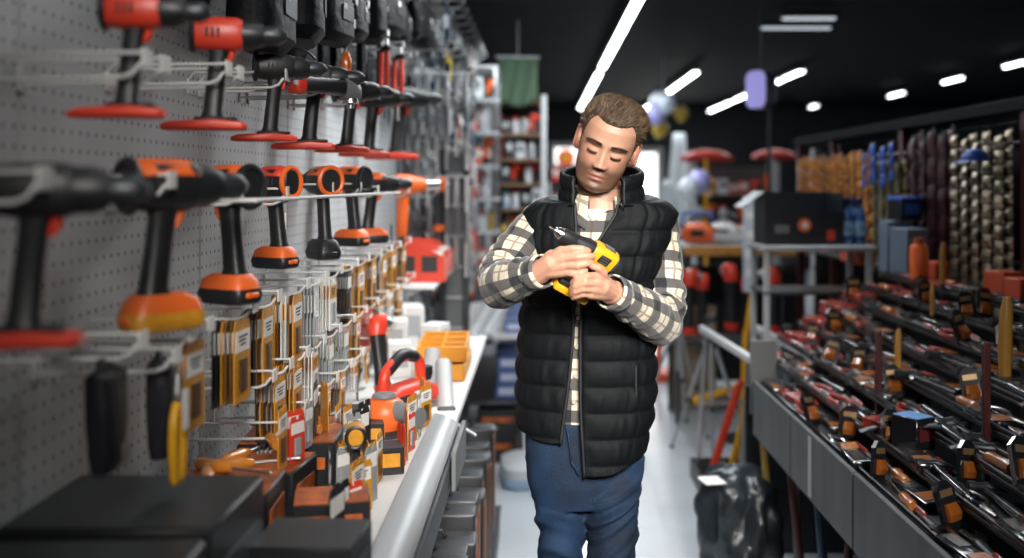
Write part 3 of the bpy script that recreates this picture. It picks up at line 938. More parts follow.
# ------------------------------------------------------------------ perforated wall panels
def peg_material():
    m = bpy.data.materials.new('perforated_white_steel'); m.use_nodes = True
    nt = m.node_tree; b = nt.nodes['Principled BSDF']; L = nt.links
    tc = nt.nodes.new('ShaderNodeTexCoord'); sp = nt.nodes.new('ShaderNodeSeparateXYZ'); L.new(tc.outputs['Object'], sp.inputs[0])
    def mth(op, a, bb=None):
        n = nt.nodes.new('ShaderNodeMath'); n.operation = op
        for i, q in enumerate((a, bb)):
            if q is None: continue
            if isinstance(q, (int, float)): n.inputs[i].default_value = q
            else: L.new(q, n.inputs[i])
        return n.outputs[0]
    P = .030
    fy = mth('SUBTRACT', mth('FRACT', mth('DIVIDE', sp.outputs[1], P)), .5)
    fz = mth('SUBTRACT', mth('FRACT', mth('DIVIDE', sp.outputs[2], P)), .5)
    r = mth('SQRT', mth('ADD', mth('MULTIPLY', fy, fy), mth('MULTIPLY', mth('MULTIPLY', fz, fz), .45)))
    hole = mth('LESS_THAN', r, .098)
    n = nt.nodes.new('ShaderNodeTexNoise'); n.inputs['Scale'].default_value = 5; n.inputs['Detail'].default_value = 5; L.new(tc.outputs['Object'], n.inputs['Vector'])
    rp = nt.nodes.new('ShaderNodeValToRGB'); rp.color_ramp.elements[0].color = (.42, .44, .445, 1); rp.color_ramp.elements[1].color = (.60, .62, .625, 1)
    L.new(n.outputs['Fac'], rp.inputs['Fac'])
    mx = nt.nodes.new('ShaderNodeMix'); mx.data_type = 'RGBA'; L.new(hole, mx.inputs[0]); L.new(rp.outputs['Color'], mx.inputs[6]); mx.inputs[7].default_value = (.015, .016, .018, 1)
    L.new(mx.outputs[2], b.inputs['Base Color']); b.inputs['Roughness'].default_value = .5
    return m
PEG = peg_material()
seams = [.68, 1.46, 2.235, 3.01, 3.785, 4.56, 5.3]
where = ['farthest toward the left edge of the picture, mostly dark', 'behind the black and yellow handle', 'behind the orange battery with the open clip', 'behind the black battery drills', 'behind the small drills next to the heat gun', 'behind the orange heat gun']
for i in range(6):
    y0, y1 = seams[i], seams[i + 1]
    e = empty('perforated_panel', (WX, (y0 + y1) / 2, 0), (0, 0, 0), 'white perforated wall panel ' + where[i], 'panel', 'perforated panels of the tool wall')
    L = y1 - y0 - .004
    b = MB(); b.box((-.012, 0, 1.62), (.024, L, 1.42), .003); b.build('perforated_sheet', PEG, e)
    b = MB(); b.box((-.02, L / 2 - .012, 1.62), (.034, .022, 1.44), .002); b.build('edge_channel', LGREY, e)
    b = MB(); b.box((-.010, 0, .90), (.02, L, .02)); b.build('bottom_flange', LGREY, e)

# ------------------------------------------------------------------ pronged hooks
HL = .20
def make_hook():
    e = empty('peg_hook')
    b = MB(); b.box((.003, 0, 0), (.006, .026, .034), .002); b.build('back_plate', WHITEP, e)
    b = MB(); b.tube([(0, 0, -.006), (HL - .02, 0, -.002), (HL - .005, 0, .004), (HL + .004, 0, .016)], .0030, 8, round_ends=True); b.build('prong', WHITEP, e)
    b = MB(); b.tube([(0, 0, .014), (.012, 0, .030), (HL + .012, 0, .032)], .0026, 8); up_ = b.build('tag_wire', WHITEP, e)
    b = MB(); b.box((HL + .014, 0, .024), (.0025, .036, .026), .0008); b.build('price_tag', WHITE, up_)
    return e
HOOK = make_hook(); first_hook = True
def hook(y, z, label, x=WX, scale=1.0):
    global first_hook
    if first_hook:
        HOOK.location = (x, y, z); HOOK['label'] = label; HOOK['category'] = 'hook'; HOOK['group'] = 'white pronged hooks on the perforated wall'
        HOOK.scale = (scale,) * 3; first_hook = False; return HOOK
    return copy_tree(HOOK, (x, y, z), scale=scale, label=label)

# ------------------------------------------------------------------ carded packs: card faces the aisle (+x)
def make_pack(kind):
    e = empty('carded_' + {'amber': 'blade_pack', 'white': 'bit_pack', 'clear': 'bit_sleeve', 'red': 'disc_pack', 'dark': 'saw_pack', 'brown': 'jigsaw_pack'}[kind])
    W, H = {'amber': (.088, .150), 'white': (.080, .135), 'clear': (.060, .150), 'red': (.072, .130), 'dark': (.085, .160), 'brown': (.088, .150)}[kind]
    cm_ = {'amber': AMBER, 'white': WHITE, 'clear': CLEAR, 'red': RED, 'dark': BLACKP, 'brown': mat('brown_card', (.15, .065, .014), .4, var=.3, scale=60)}[kind]
    o = [(-W / 2, -H), (W / 2, -H), (W / 2, -.012), (W / 2 - .008, 0.004), (.006, .004), (.006, -.006), (-.006, -.006), (-.006, .004), (-W / 2 + .008, .004), (-W / 2, -.012)]
    b = MB(); b.prism(o, -.0012, .0012, 'X'); b.build('card', cm_, e)
    b = MB(); b.loft([((.0030, 0, -H * .86), (0, W * .22, 0), (.0028, 0, 0), 5), ((.0030, 0, -H * .46), (0, W * .22, 0), (.0028, 0, 0), 5)], 14); b.build('blister', BROWN if kind in ('amber', 'dark') else CLEAR, e)
    b = MB(); b.box((.0018, 0, -H * .24), (.0012, W * .86, H * .26)); lb = b.build('header_label', WHITE if kind != 'white' else AMBER, e)
    if kind in ('amber', 'white'):
        b = MB()
        for k in range(3): b.box((.0026, -.004 * (k % 2), -H * (.18 + .05 * k)), (.0004, W * (.55 - .1 * k), .0035))
        b.build('print', INK, lb)
    return e
PACKS = {k: make_pack(k) for k in ('amber', 'white', 'clear', 'red', 'dark', 'brown')}
PUSED = set()
PDESC = {'amber': 'amber card pack', 'white': 'white card pack', 'clear': 'clear bit sleeve', 'red': 'red card pack', 'dark': 'black card pack', 'brown': 'brown card pack'}
def place_pack(kind, loc, sc, rz, label, group):
    p = PACKS[kind]
    if kind not in PUSED:
        PUSED.add(kind); p.location = loc; p.rotation_euler = (0, 0, rz); p.scale = (sc,) * 3
        p['label'] = label; p['category'] = 'pack'; p['group'] = group; return p
    return copy_tree(p, loc, (0, 0, rz), sc, label, group)
rp = random.Random(11)
ROWN = {'u': 'top row', 'm': 'middle row', 'l': 'bottom row'}
ROWZ = {'u': 1.325, 'm': 1.165, 'l': 1.040}
rows = {
    'u': [(1.66, 'amber', 3, .95), (1.92, 'amber', 6, 1.0), (2.10, 'amber', 6, 1.0), (2.36, 'amber', 7, 1.05), (2.56, 'clear', 6, 1.1), (2.76, 'white', 6, 1.0), (3.0, 'dark', 7, .8), (3.2, 'amber', 8, 1.08), (3.44, 'amber', 7, 1.05), (3.68, 'amber', 8, 1.05), (3.92, 'amber', 7, 1.0), (4.22, 'amber', 9, 1.0)],
    'm': [(2.06, 'dark', 0, .9), (2.2, 'amber', 6, .9), (2.36, 'amber', 6, .95), (2.54, 'white', 6, .9), (2.74, 'clear', 7, .9), (2.95, 'clear', 7, .95), (3.15, 'amber', 7, .85), (3.38, 'red', 4, .95), (3.6, 'amber', 7, .85), (3.85, 'white', 6, .9), (4.1, 'amber', 7, .85), (4.35, 'clear', 6, .9)],
    'l': [(2.14, 'dark', 4, .8), (2.34, 'amber', 5, .75), (2.52, 'clear', 5, .75), (2.7, 'amber', 6, .72), (2.9, 'amber', 6, .72), (3.1, 'white', 6, .72), (3.32, 'amber', 6, .72), (3.55, 'clear', 6, .72), (3.8, 'amber', 6, .72), (4.05, 'amber', 6, .72)],
}
for rk, lst in rows.items():
    for hi, (y, kind, cnt, sc) in enumerate(lst):
        hook(y, ROWZ[rk], f'white wire hook, {ordn(hi)} from the near end in the {ROWN[rk]} of card packs')
        for k in range(cnt):
            last = cnt - 1 - k
            place = 'frontmost' if last == 0 else f'{ordn(last)} from front'
            x = WX + HL - .012 - last * .0085 - rp.uniform(0, .001)
            kk = kind
            if kind == 'amber' and last > 0: kk = rp.choice(['amber', 'amber', 'brown', 'brown', 'brown', 'dark', 'white'])
            place_pack(kk, (x, y + rp.uniform(-.002, .002), ROWZ[rk] - .007), sc * rp.uniform(.98, 1.02), rp.uniform(-.05, .05),
                       f'{PDESC[kk]}, {place} on {ordn(hi)} hook of the {ROWN[rk]}', f'card packs on the {ROWN[rk]} of hooks')

# ------------------------------------------------------------------ battery tools on the wall
def make_drill(name, hous, foot, batt, ring=None, plate=False, slim=False, cover=None):
    """barrel to +x, bottom of the battery at z = 0, 0.25 tall"""
    e = empty(name)
    b = MB(); b.loft([((-.088, 0, .212), (0, .022, 0), (0, 0, .026)), ((-.082, 0, .212), (0, .029, 0), (0, 0, .033)), ((-.05, 0, .212), (0, .034, 0), (0, 0, .038)), ((.01, 0, .212), (0, .033, 0), (0, 0, .037)), ((.022, 0, .212), (0, .029, 0), (0, 0, .032))], 22, p=2.6); h = b.build('motor_housing', hous, e)
    b = MB()
    b.tube([(-.084, .0325 * math.cos(2 * PI * k / 24), .212 + .036 * math.sin(2 * PI * k / 24)) for k in range(25)], .0065, 8); b.build('rear_ring', ring or BLACKP, h)
    if cover:
        b = MB(); rg = []
        for x, q in ((-.078, .033), (-.05, .0362), (.0, .0358), (.016, .033)):
            rg.append([(x, q * math.cos(a), .212 + q * 1.13 * math.sin(a)) for a in [R0 * PI / 180 for R0 in range(22, 160, 8)]])
        b.rings(rg, False, False); o = b.build('top_cover', cover, h); o.modifiers.new('t', 'SOLIDIFY').thickness = .003
    for s_ in (-1, 1):
        b = MB()
        for k in range(3): b.box((-.052 + .012 * k, s_ * .0342, .212), (.005, .003, .022), .001)
        b.build('vent_slots', INK, h)
    b = MB(); b.loft([((.020, 0, .212), (0, .030, 0), (0, 0, .033)), ((.045, 0, .212), (0, .030, 0), (0, 0, .032)), ((.065, 0, .212), (0, .023, 0), (0, 0, .024))], 20); b.build('gear_housing', BLACKP, e)
    b = MB(); b.lathe([(.003, .064), (.020, .064), (.021, .07), (.021, .098), (.015, .108), (.008, .116), (.003, .116)], 18, (0, 0, .212), 'X'); b.build('chuck', DSTEEL, e)
    zb = .024 if slim else .046
    b = MB(); b.loft([((-.028, 0, .190), (.026, 0, 0), (0, .018, 0)), ((-.030, 0, .165), (.020, 0, 0), (0, .016, 0)), ((-.036, 0, .115), (.0195, 0, 0), (0, .0155, 0)), ((-.043, 0, zb + .018), (.021, 0, 0), (0, .017, 0)), ((-.044, 0, zb), (.028, 0, 0), (0, .023, 0))], 18, p=2.5); g = b.build('grip', BLACKP, e)
    b = MB(); b.loft([((.000, 0, .185), (.009, 0, 0), (0, .008, 0)), ((-.003, 0, .165), (.009, 0, 0), (0, .008, 0)), ((-.010, 0, .150), (.006, 0, 0), (0, .007, 0))], 12); b.build('trigger', foot if foot is not BLACKP else RED, e)
    if slim:
        b = MB(); b.loft([((-.150, 0, .008), (0, .020, 0), (0, 0, .006), 4), ((-.135, 0, .010), (0, .030, 0), (0, 0, .010), 4), ((-.04, 0, .014), (0, .035, 0), (0, 0, .013), 4), ((.02, 0, .011), (0, .030, 0), (0, 0, .010), 4), ((.030, 0, .010), (0, .020, 0), (0, 0, .006), 4)], 20); bt = b.build('battery', batt, e)
        b = MB(); b.box((-.035, 0, .0265), (.090, .050, .008), .003); b.build('battery_latch', BLACKP, bt)
        return e
    b = MB(); b.loft([((-.034, 0, .054), (.036, 0, 0), (0, .024, 0), 4), ((-.030, 0, .044), (.052, 0, 0), (0, .031, 0), 4), ((-.030, 0, .028), (.057, 0, 0), (0, .034, 0), 4)], 24); b.build('battery_foot', foot, e)
    b = MB(); b.loft([((-.030, 0, .028), (.056, 0, 0), (0, .033, 0), 5), ((-.030, 0, .018), (.060, 0, 0), (0, .035, 0), 5), ((-.030, 0, .004), (.056, 0, 0), (0, .033, 0), 5), ((-.030, 0, .0), (.050, 0, 0), (0, .029, 0), 5)], 24); bt = b.build('battery', batt, e)
    b = MB(); b.box((-.090, 0, .017), (.005, .030, .010), .002); b.build('release_button', foot if batt is BLACKP else BLACKP, bt)
    if plate:
        b = MB(); b.box((-.036, -.0165, .115), (.030, .003, .042), .001); b.build('paper_tag', WHITE, e)
    return e
def make_grinder(name, hous, foot, cord=True):
    """angle grinder hung head up: head at the top, long black body below"""
    e = empty(name)
    b = MB(); b.loft([((0, 0, .190), (.030, 0, 0), (0, .026, 0)), ((0, 0, .12), (.026, 0, 0), (0, .024, 0)), ((0, 0, .05), (.0255, 0, 0), (0, .0235, 0)), ((0, 0, .0), (.030, 0, 0), (0, .027, 0))], 20, p=2.6); b.build('body', BLACKP, e)
    b = MB(); b.loft([((0, 0, .185), (.033, 0, 0), (0, .030, 0)), ((.006, 0, .22), (.040, 0, 0), (0, .034, 0)), ((.014, 0, .25), (.036, 0, 0), (0, .030, 0)), ((.020, 0, .262), (.022, 0, 0), (0, .020, 0))], 20); b.build('gear_head', hous, e)
    b = MB(); b.lathe([(.004, .030), (.024, .030), (.026, .050), (.012, .054), (.012, .066), (.004, .066)], 18, (0, 0, .228), 'X'); b.build('spindle', STEEL, e)
    b = MB(); b.loft([((0, 0, .001), (.032, 0, 0), (0, .029, 0)), ((0, 0, -.03), (.030, 0, 0), (0, .027, 0)), ((0, 0, -.036), (.024, 0, 0), (0, .020, 0))], 18, p=3); b.build('end_cap', foot, e)
    if not cord: return e
    cpts = [(-.01, 0, -.03), (-.03, 0, -.07), (-.075, .01, -.085), (-.105, .01, -.04), (-.10, 0, .03), (-.08, 0, .07)]
    b = MB(); b.tube(bez([Vector(p) for p in cpts], 8), .0038, 8); b.build('power_cord', BLACKP, e)
    return e
def make_heat_gun(name):
    e = empty(name)
    b = MB(); b.loft([((-.075, 0, .21), (0, .026, 0), (0, 0, .028)), ((-.065, 0, .21), (0, .036, 0), (0, 0, .040)), ((-.01, 0, .21), (0, .036, 0), (0, 0, .040)), ((.04, 0, .21), (0, .027, 0), (0, 0, .030)), ((.06, 0, .21), (0, .022, 0), (0, 0, .024))], 22); b.build('motor_housing', ORANGE, e)
    b = MB(); b.lathe([(.003, .058), (.019, .058), (.019, .10), (.023, .118), (.019, .118), (.003, .11)], 18, (0, 0, .21), 'X'); b.build('nozzle', STEEL, e)
    b = MB(); b.loft([((-.03, 0, .19), (.026, 0, 0), (0, .019, 0)), ((-.032, 0, .15), (.022, 0, 0), (0, .017, 0)), ((-.036, 0, .08), (.0225, 0, 0), (0, .0175, 0)), ((-.038, 0, .02), (.021, 0, 0), (0, .017, 0)), ((-.038, 0, .012), (.015, 0, 0), (0, .013, 0))], 18, p=2.6); b.build('grip', ORANGE, e)
    b = MB(); b.box((-.008, 0, .15), (.014, .014, .036), .004); b.build('trigger', BLACKP, e)
    b = MB(); b.tube([(-.038, 0, .016), (-.038, 0, -.03), (-.04, 0, -.052)], [.011, .008, .005], 10); c = b.build('cord_sleeve', BLACKP, e)
    b = MB(); b.tube(bez([Vector(p) for p in ((-.04, 0, -.05), (-.055, .01, -.10), (-.07, .015, -.04), (-.075, .015, .06))], 8), .0038, 8); b.build('power_cord', BLACKP, c)
    return e
def put_tool(o, px, pyb, hpx, X, yaw, label, group, H=.25, first=False, tilt=0, swap=None):
    Y = X * F / (px - CX)
    s_ = hpx * Y / F / H
    loc = Vector((X, Y, zat(pyb, Y)))
    rot = (tilt, 0, yaw)
    # the grip axis, not the origin, sits at px
    off = Euler(rot).to_matrix() @ Vector((-.036 * s_, 0, 0))
    if first:
        o.location = loc - off; o.rotation_euler = rot; o.scale = (s_,) * 3
        tag(o, label, 'tool', group); return o
    c = copy_tree(o, loc - off, rot, s_, label, group, swap=swap); c['category'] = 'tool'; return c
DR_ORB = make_drill('cordless_drill', BLACKP, ORANGE, BLACKP, ring=BLACKP, cover=ORANGE)
DR_BLK = make_drill('cordless_drill', BLACKP, RED, RED, slim=True)
DR_ORR = make_drill('impact_driver', BLACKP, ORANGE, BLACKP, ring=ORANGE, cover=RED, plate=True)
DR_OBB = make_drill('impact_driver', BLACKP, BLACKP, BLACKP, ring=ORANGE, cover=ORANGE)
GA, GB = 'battery tools hung in the upper row', 'battery tools hung in the middle row'
TX = -.58
R_ = math.radians
put_tool(DR_BLK, 398, 160, 74, TX, R_(18), 'black drill with red battery, last in the upper row above the heat gun', GA, first=True)
put_tool(DR_BLK, 131, 119, 128, TX, R_(8), 'big red and black battery tool at the upper left corner of the wall', GA, swap={'motor_housing': RED})
put_tool(DR_BLK, 216, 131, 114, TX, R_(12), 'red and black battery tool second in the upper row, with red housing', GA, swap={'motor_housing': RED})
a3 = put_tool(DR_BLK, 273, 142, 88, TX, R_(22), 'black drill with red battery, third in the upper row', GA)
put_tool(DR_BLK, 312, 150, 86, TX, R_(12), 'black drill with red battery, fourth in the upper row under the white tip', GA)
put_tool(DR_BLK, 349, 153, 74, TX, R_(25), 'black drill with red battery, fifth in the upper row', GA)
put_tool(DR_BLK, 371, 157, 70, TX, R_(10), 'black drill with red battery, sixth in the upper row under the red loops', GA)
put_tool(DR_BLK, 30, 348, 186, TX, R_(14), 'black battery tool with long red base cut by the left edge of the picture', GB)
put_tool(DR_ORB, 353, 246, 79, TX, R_(150), 'small orange drill with black battery right of the black battery driver', GB, first=True)
put_tool(DR_ORB, 158, 330, 170, TX, R_(52), 'large orange and black drill with yellow battery above the yellow pliers', GB, swap={'battery': AMBER, 'battery_foot': ORANGE})
put_tool(DR_ORB, 232, 303, 137, TX, R_(148), 'orange drill with orange battery foot and open clip, second in the middle row', GB)
put_tool(DR_ORR, 277, 268, 101, TX, R_(150), 'red and black impact driver with white paper tag on its grip', GB, first=True)
put_tool(DR_OBB, 324, 259, 92, TX, R_(125), 'impact driver with round orange rear and wholly black battery', GB, first=True)
put_tool(DR_ORB, 370, 243, 70, TX, R_(20), 'small drill with chuck pointing right beside the heat gun', GB)
put_tool(make_heat_gun('heat_gun'), 402, 240, 66, TX, R_(35), 'bright orange corded heat gun hanging by its handle', GB, first=True)
gr = make_grinder('angle_grinder', ORANGE, ORANGE)
put_tool(gr, 432, 225, 48, TX, R_(25), 'black angle grinder with orange head and looped cord', GB, H=.262, first=True)
put_tool(gr, 441, 232, 52, TX + .02, R_(60), 'black and orange angle grinder half behind another, nearest the dark rack', GB, H=.262)
# pairs of hooks that carry the tools
for i, (px, py) in enumerate([(133, 78), (216, 84), (276, 88), (314, 96), (350, 104), (372, 104), (399, 106)]):
    for d in (-.035, .035):
        Y = TX * F / (px - CX)
        hook(Y + d, zat(py, Y), f'white wire hook {"left" if d < 0 else "right"} of the grip of the {ordn(i)} tool in the upper row')
for i, (px, py) in enumerate([(30, 200), (158, 196), (232, 203), (277, 203), (324, 196), (353, 194), (370, 196), (402, 196), (432, 196)]):
    for d in (-.035, .035):
        Y = TX * F / (px - CX)
        hook(Y + d, zat(py, Y), f'white wire hook {"left" if d < 0 else "right"} of the grip of the {ordn(i)} tool in the middle row')

# ------------------------------------------------------------------ things hung low near the left edge
def make_pouch():
    e = empty('tool_pouch')
    b = MB(); b.loft([((0, 0, .004), (.008, 0, 0), (0, .036, 0)), ((.003, 0, -.004), (.018, 0, 0), (0, .040, 0)), ((.004, 0, -.06), (.020, 0, 0), (0, .036, 0)), ((.004, 0, -.12), (.017, 0, 0), (0, .029, 0)), ((.002, 0, -.136), (.012, 0, 0), (0, .026, 0))], 24, p=4); b.build('pouch_body', mat('black_ribbed_fabric', (.007, .007, .012), .6, bump=.6, bscale=60, stretch=(1, 1, .1)), e)
    b = MB(); b.box((.001, 0, .008), (.004, .05, .026), .001); b.build('hang_card', BLACKP, e)
    b = MB(); b.box((.028, .006, -.112), (.002, .02, .026), .0006); b.build('care_label', GREYP, e)
    return e
pch = make_pouch()
pch.location = onx(104, 372, -.60); tag(pch, 'black ribbed pouch hanging lowest at left, the nearer of two', 'pouch', 'black pouches')
copy_tree(pch, onx(158, 362, -.60), (0, 0, .3), 1.08, label='black ribbed pouch just left of the yellow pliers')
for i, (px, py) in enumerate([(104, 366), (158, 356)]):
    p = onx(px, py, -.60); hook(p.y, p.z + .012, f'white wire hook that carries the {"nearer" if i == 0 else "farther"} black pouch')
def make_pliers(name, hm):
    e = empty(name)
    for s_ in (-1, 1):
        b = MB(); b.tube(bez([Vector(p) for p in ((0, s_ * .004, -.045), (0, s_ * .016, -.07), (0, s_ * .019, -.11), (0, s_ * .013, -.155))], 6), .0105, 10, round_ends=True, flat=.7); b.build('handle', hm, e)
    b = MB(); b.loft([((0, 0, .0), (.004, 0, 0), (0, .004, 0)), ((0, 0, -.025), (.006, 0, 0), (0, .009, 0)), ((0, 0, -.042), (.007, 0, 0), (0, .013, 0)), ((0, 0, -.055), (.006, 0, 0), (0, .009, 0))], 14); b.build('jaws', STEEL, e)
    return e
pl = make_pliers('pliers', YEL); p = onx(178, 374, -.545)
pl.location = p; pl.scale = (1.0,) * 3; tag(pl, 'pliers with two yellow handles and a white tag, hanging low', 'pliers')
b = MB(); b.box((.014, -.006, -.052), (.002, .024, .060), .001); b.build('paper_tag', WHITE, pl)
hook(p.y, p.z + .006, 'white wire hook that carries the yellow pliers')
# red frames and light rods hung among the upper tools
def make_clamp(name, m):
    e = empty(name)
    b = MB(); b.tube(bez([Vector(p) for p in ((0, -.03, 0), (0, -.034, -.10), (0, -.022, -.18), (0, 0, -.195), (0, .022, -.18), (0, .034, -.10), (0, .03, 0))], 6), .009, 10); b.build('bow_frame', m, e)
    b = MB(); b.tube([(0, -.040, .004), (0, .040, .004)], .012, 12, round_ends=True); b.build('crossbar', BLACKP, e)
    b = MB(); b.tube([(0, 0, -.18), (0, 0, -.26)], .007, 10); b.build('screw', STEEL, e)
    return e
cl = make_clamp('bow_clamp', RED); 
for i, (px, py, sc) in enumerate([(384, 50, .95), (398, 58, .95)]):
    p = onx(px, py, -.56)
    lb = 'red bow shaped clamp hanging above the black grips, ' + ('nearer' if i == 0 else 'farther') + ' of a pair'
    if i == 0: cl.location = p; cl.rotation_euler = (0, 0, .5); cl.scale = (sc,) * 3; tag(cl, lb, 'clamp', 'red bow clamps')
    else: copy_tree(cl, p, (0, 0, .6), sc, lb)
    hook(p.y, p.z + .004, f'white wire hook that carries the {"nearer" if i == 0 else "farther"} red bow clamp')
# amber screwdriver-like handle and silver tip above the third tool
def make_screwdriver(name, hm):
    e = empty(name)
    b = MB(); b.lathe([(.002, -.105), (.013, -.104), (.016, -.09), (.015, -.06), (.017, -.03), (.012, -.008), (.009, 0), (.002, 0)], 14); b.build('handle', hm, e)
    b = MB(); b.lathe([(.001, 0), (.0035, 0), (.0035, .10), (.005, .112), (.001, .116)], 10); b.build('blade', STEEL, e)
    return e
sdr = make_screwdriver('screwdriver', mat('clear_orange_plastic', (.75, .17, .03), .15, coat=.5)); p = onx(346, 52, -.57)
sdr.location = p; tag(sdr, 'screwdriver with clear orange handle hanging above the fifth drill', 'screwdriver'); hook(p.y, p.z + .06, 'white wire hook that carries the orange screwdriver')
gr2 = make_grinder('straight_grinder', GREYP, RED)
Y = -.58 * F / (300 - CX)
gr2.location = (-.58, Y, zat(84, Y)); gr2.rotation_euler = (0, R_(88), R_(60)); gr2.scale = (.8,) * 3
tag(gr2, 'black straight grinder with red end lying on hooks above the fourth drill', 'tool')
# black bags and cases hung from a rail above the tools
def make_bag():
    e = empty('tool_bag')
    b = MB(); b.loft([((0, 0, .0), (.035, 0, 0), (0, .10, 0)), ((0, 0, .03), (.060, 0, 0), (0, .125, 0)), ((0, 0, .14), (.058, 0, 0), (0, .122, 0)), ((0, 0, .20), (.03, 0, 0), (0, .11, 0)), ((0, 0, .215), (.010, 0, 0), (0, .105, 0))], 22, p=3); b.build('bag_body', mat('black_nylon_bag', (.0030, .0038, .0055), .6, bump=.4, bscale=30, spec=.2), e)
    for s_ in (-1, 1):
        b = MB(); b.tube(bez([Vector(p) for p in ((s_ * .03, -.05, .19), (s_ * .022, -.04, .26), (0, 0, .285), (s_ * .022, .04, .26), (s_ * .03, .05, .19))], 6), .005, 8); b.build('handle', BLACKP, e)
    b = MB(); b.box((.060, .01, .10), (.004, .10, .05), .002); b.build('front_pocket', BLACKP, e)
    b = MB(); b.box((.0625, -.02, .12), (.002, .03, .02), .0006); b.build('badge', WHITE, e)
    return e
bag = make_bag(); bn = 0
for i, (px, py) in enumerate([(262, 52), (300, 44), (330, 44), (352, 40), (371, 42), (386, 36), (399, 44), (411, 40), (421, 46)]):
    p = onx(px, py, -.60)
    lb = f'black nylon tool bag hanging at the top of the wall, {ordn(i)} from the near end'
    if i == 0: bag.location = p; tag(bag, lb, 'bag', 'black bags along the top of the wall')
    else: copy_tree(bag, p, (0, 0, .2 * math.sin(i * 2.1)), .9 + .12 * math.sin(i * 1.7), lb)
    hook(p.y, p.z + .272, f'white wire hook that carries the {ordn(i)} black nylon bag')

# flat black packs hung close behind the upper tools
fp = make_small_pack() if False else empty('flat_black_pack')
b = MB(); b.loft([((0, 0, 0), (.004, 0, 0), (0, .05, 0), 4), ((.008, 0, -.03), (.014, 0, 0), (0, .085, 0), 4), ((.010, 0, -.15), (.016, 0, 0), (0, .088, 0), 4), ((.004, 0, -.20), (.006, 0, 0), (0, .08, 0), 4)], 20); b.build('pack_body', mat('black_nylon_bag', (.004, .005, .007), .42), fp)
b = MB(); b.box((.0265, .0, -.10), (.002, .08, .05), .0006); b.build('silver_label', mat('dull_silver_print', (.10, .11, .12), .3, .7, var=.8, scale=70), fp)
b = MB(); b.box((0, 0, .014), (.002, .05, .03), .0005); b.build('hang_tab', BLACKP, fp)
for i in range(15):
    loc = (WX + .05 + .07 * (i % 2), 2.02 + .215 * i, 2.13 + .02 * math.sin(i * 2.2))
    lb = f'flat black pack hanging high behind the upper row of tools, {ordn(i)} from the near end'
    if i == 0: fp.location = loc; tag(fp, lb, 'pack', 'flat black packs')
    else: copy_tree(fp, loc, (0, 0, .15 * math.sin(i * 3)), 1.0, lb)
    hook(loc[1], loc[2] + .016, f'white wire hook that carries the {ordn(i)} flat black pack', scale=.9)
# long wire guards in front of the middle row
wg = empty('wire_guard', (-.50, 2.62, 1.553), label='long white wire running in front of the middle row of tools', cat='wire', group=None)
b = MB(); b.tube([(-.25, -.86, .0), (0, -.86, 0), (0, .95, 0), (-.25, .95, 0)], .0042, 8); b.build('wire', WHITEP, wg)
for y in (-.86, .95):
    b = MB(); b.box((-.255, y, 0), (.008, .03, .04), .002); b.build('wall_plate', WHITEP, wg)
# ------------------------------------------------------------------ shelf under the tool wall
SZ = .905           # top of the shelf
e = empty('wall_shelf', (-.50, 2.2, SZ), label='long white wall shelf with grey price rail below the card packs', cat='shelf')
def sh_x(y): return -.245
b = MB(); b.box((-.0, .62, -.012), (.52, 3.36, .024), .004); b.build('shelf_board', WHITEP, e)
b = MB(); b.loft([((.235, -1.05, .014), (.036, 0, -.014), (0, 0, .010)), ((.235, .62, .014), (.036, 0, -.014), (0, 0, .010))], 16); b.build('price_rail', mat('frosted_rail', (.27, .285, .30), .3, var=.4, scale=6, stretch=(1, .2, 1)), e)
b = MB(); b.box((.270, -.2, -.055), (.010, 1.7, .075), .002); b.build('rail_skirt', mat('blue_grey_strip', (.075, .085, .095), .5), e)
b = MB(); b.box((.285, .46, -.04), (.012, .34, .10), .002); b.build('hanging_tag_strip', mat('grey_card', (.17, .175, .18), .6), e)
for y in (-1.0, 0.3, 1.6, 2.25):
    b = MB(); b.prism([(-.25, -.025), (.22, -.025), (.22, -.045), (-.25, -.15)], y - .006, y + .006, 'Y'); b.build('bracket', LGREY, e)
# row of black cases standing on the low deck under it
d = empty('low_deck', (-.46, 3.2, 0), label='black low deck carrying the row of black cases along the aisle', cat='shelf')
b = MB(); b.box((0, 0, .06), (.56, 2.6, .12), .006); b.build('plinth', BLACKP, d)
b = MB(); b.box((0, 0, .128), (.57, 2.62, .016), .003); b.build('deck_board', DSTEEL, d)
def make_case():
    e = empty('flat_case')
    b = MB(); b.box((0, 0, .225), (.30, .115, .45), .008, seg=2); b.build('case_body', mat('black_case_shell', (.012, .014, .018), .38), e)
    b = MB(); b.box((.151, 0, .24), (.004, .07, .34), .001); b.build('side_label', mat('rust_orange_print', (.20, .062, .016), .5, var=.35, scale=30), e)
    b = MB(); b.box((0, -.0585, .30), (.20, .003, .035), .001); b.build('grey_strip', mat('slate_print', (.045, .055, .07), .4), e)
    b = MB(); b.tube([(-.06, 0, .45), (-.05, 0, .474), (.05, 0, .474), (.06, 0, .45)], .007, 8); b.build('handle', BLACKP, e)
    return e
cs = make_case(); y = 2.05
for i in range(15):
    lc = (-.345 + .008 * math.sin(i * 2.3), y, .137)
    lb = f'black flat case with rust orange end, {ordn(i)} from the near end of the low deck'
    if i == 0: cs.location = lc; tag(cs, lb, 'case', 'black cases on the low deck')
    else: copy_tree(cs, lc, (0, 0, .03 * math.sin(i * 1.3)), (1, 1, .95 + .05 * math.sin(i * 1.9)), lb)
    y += .148

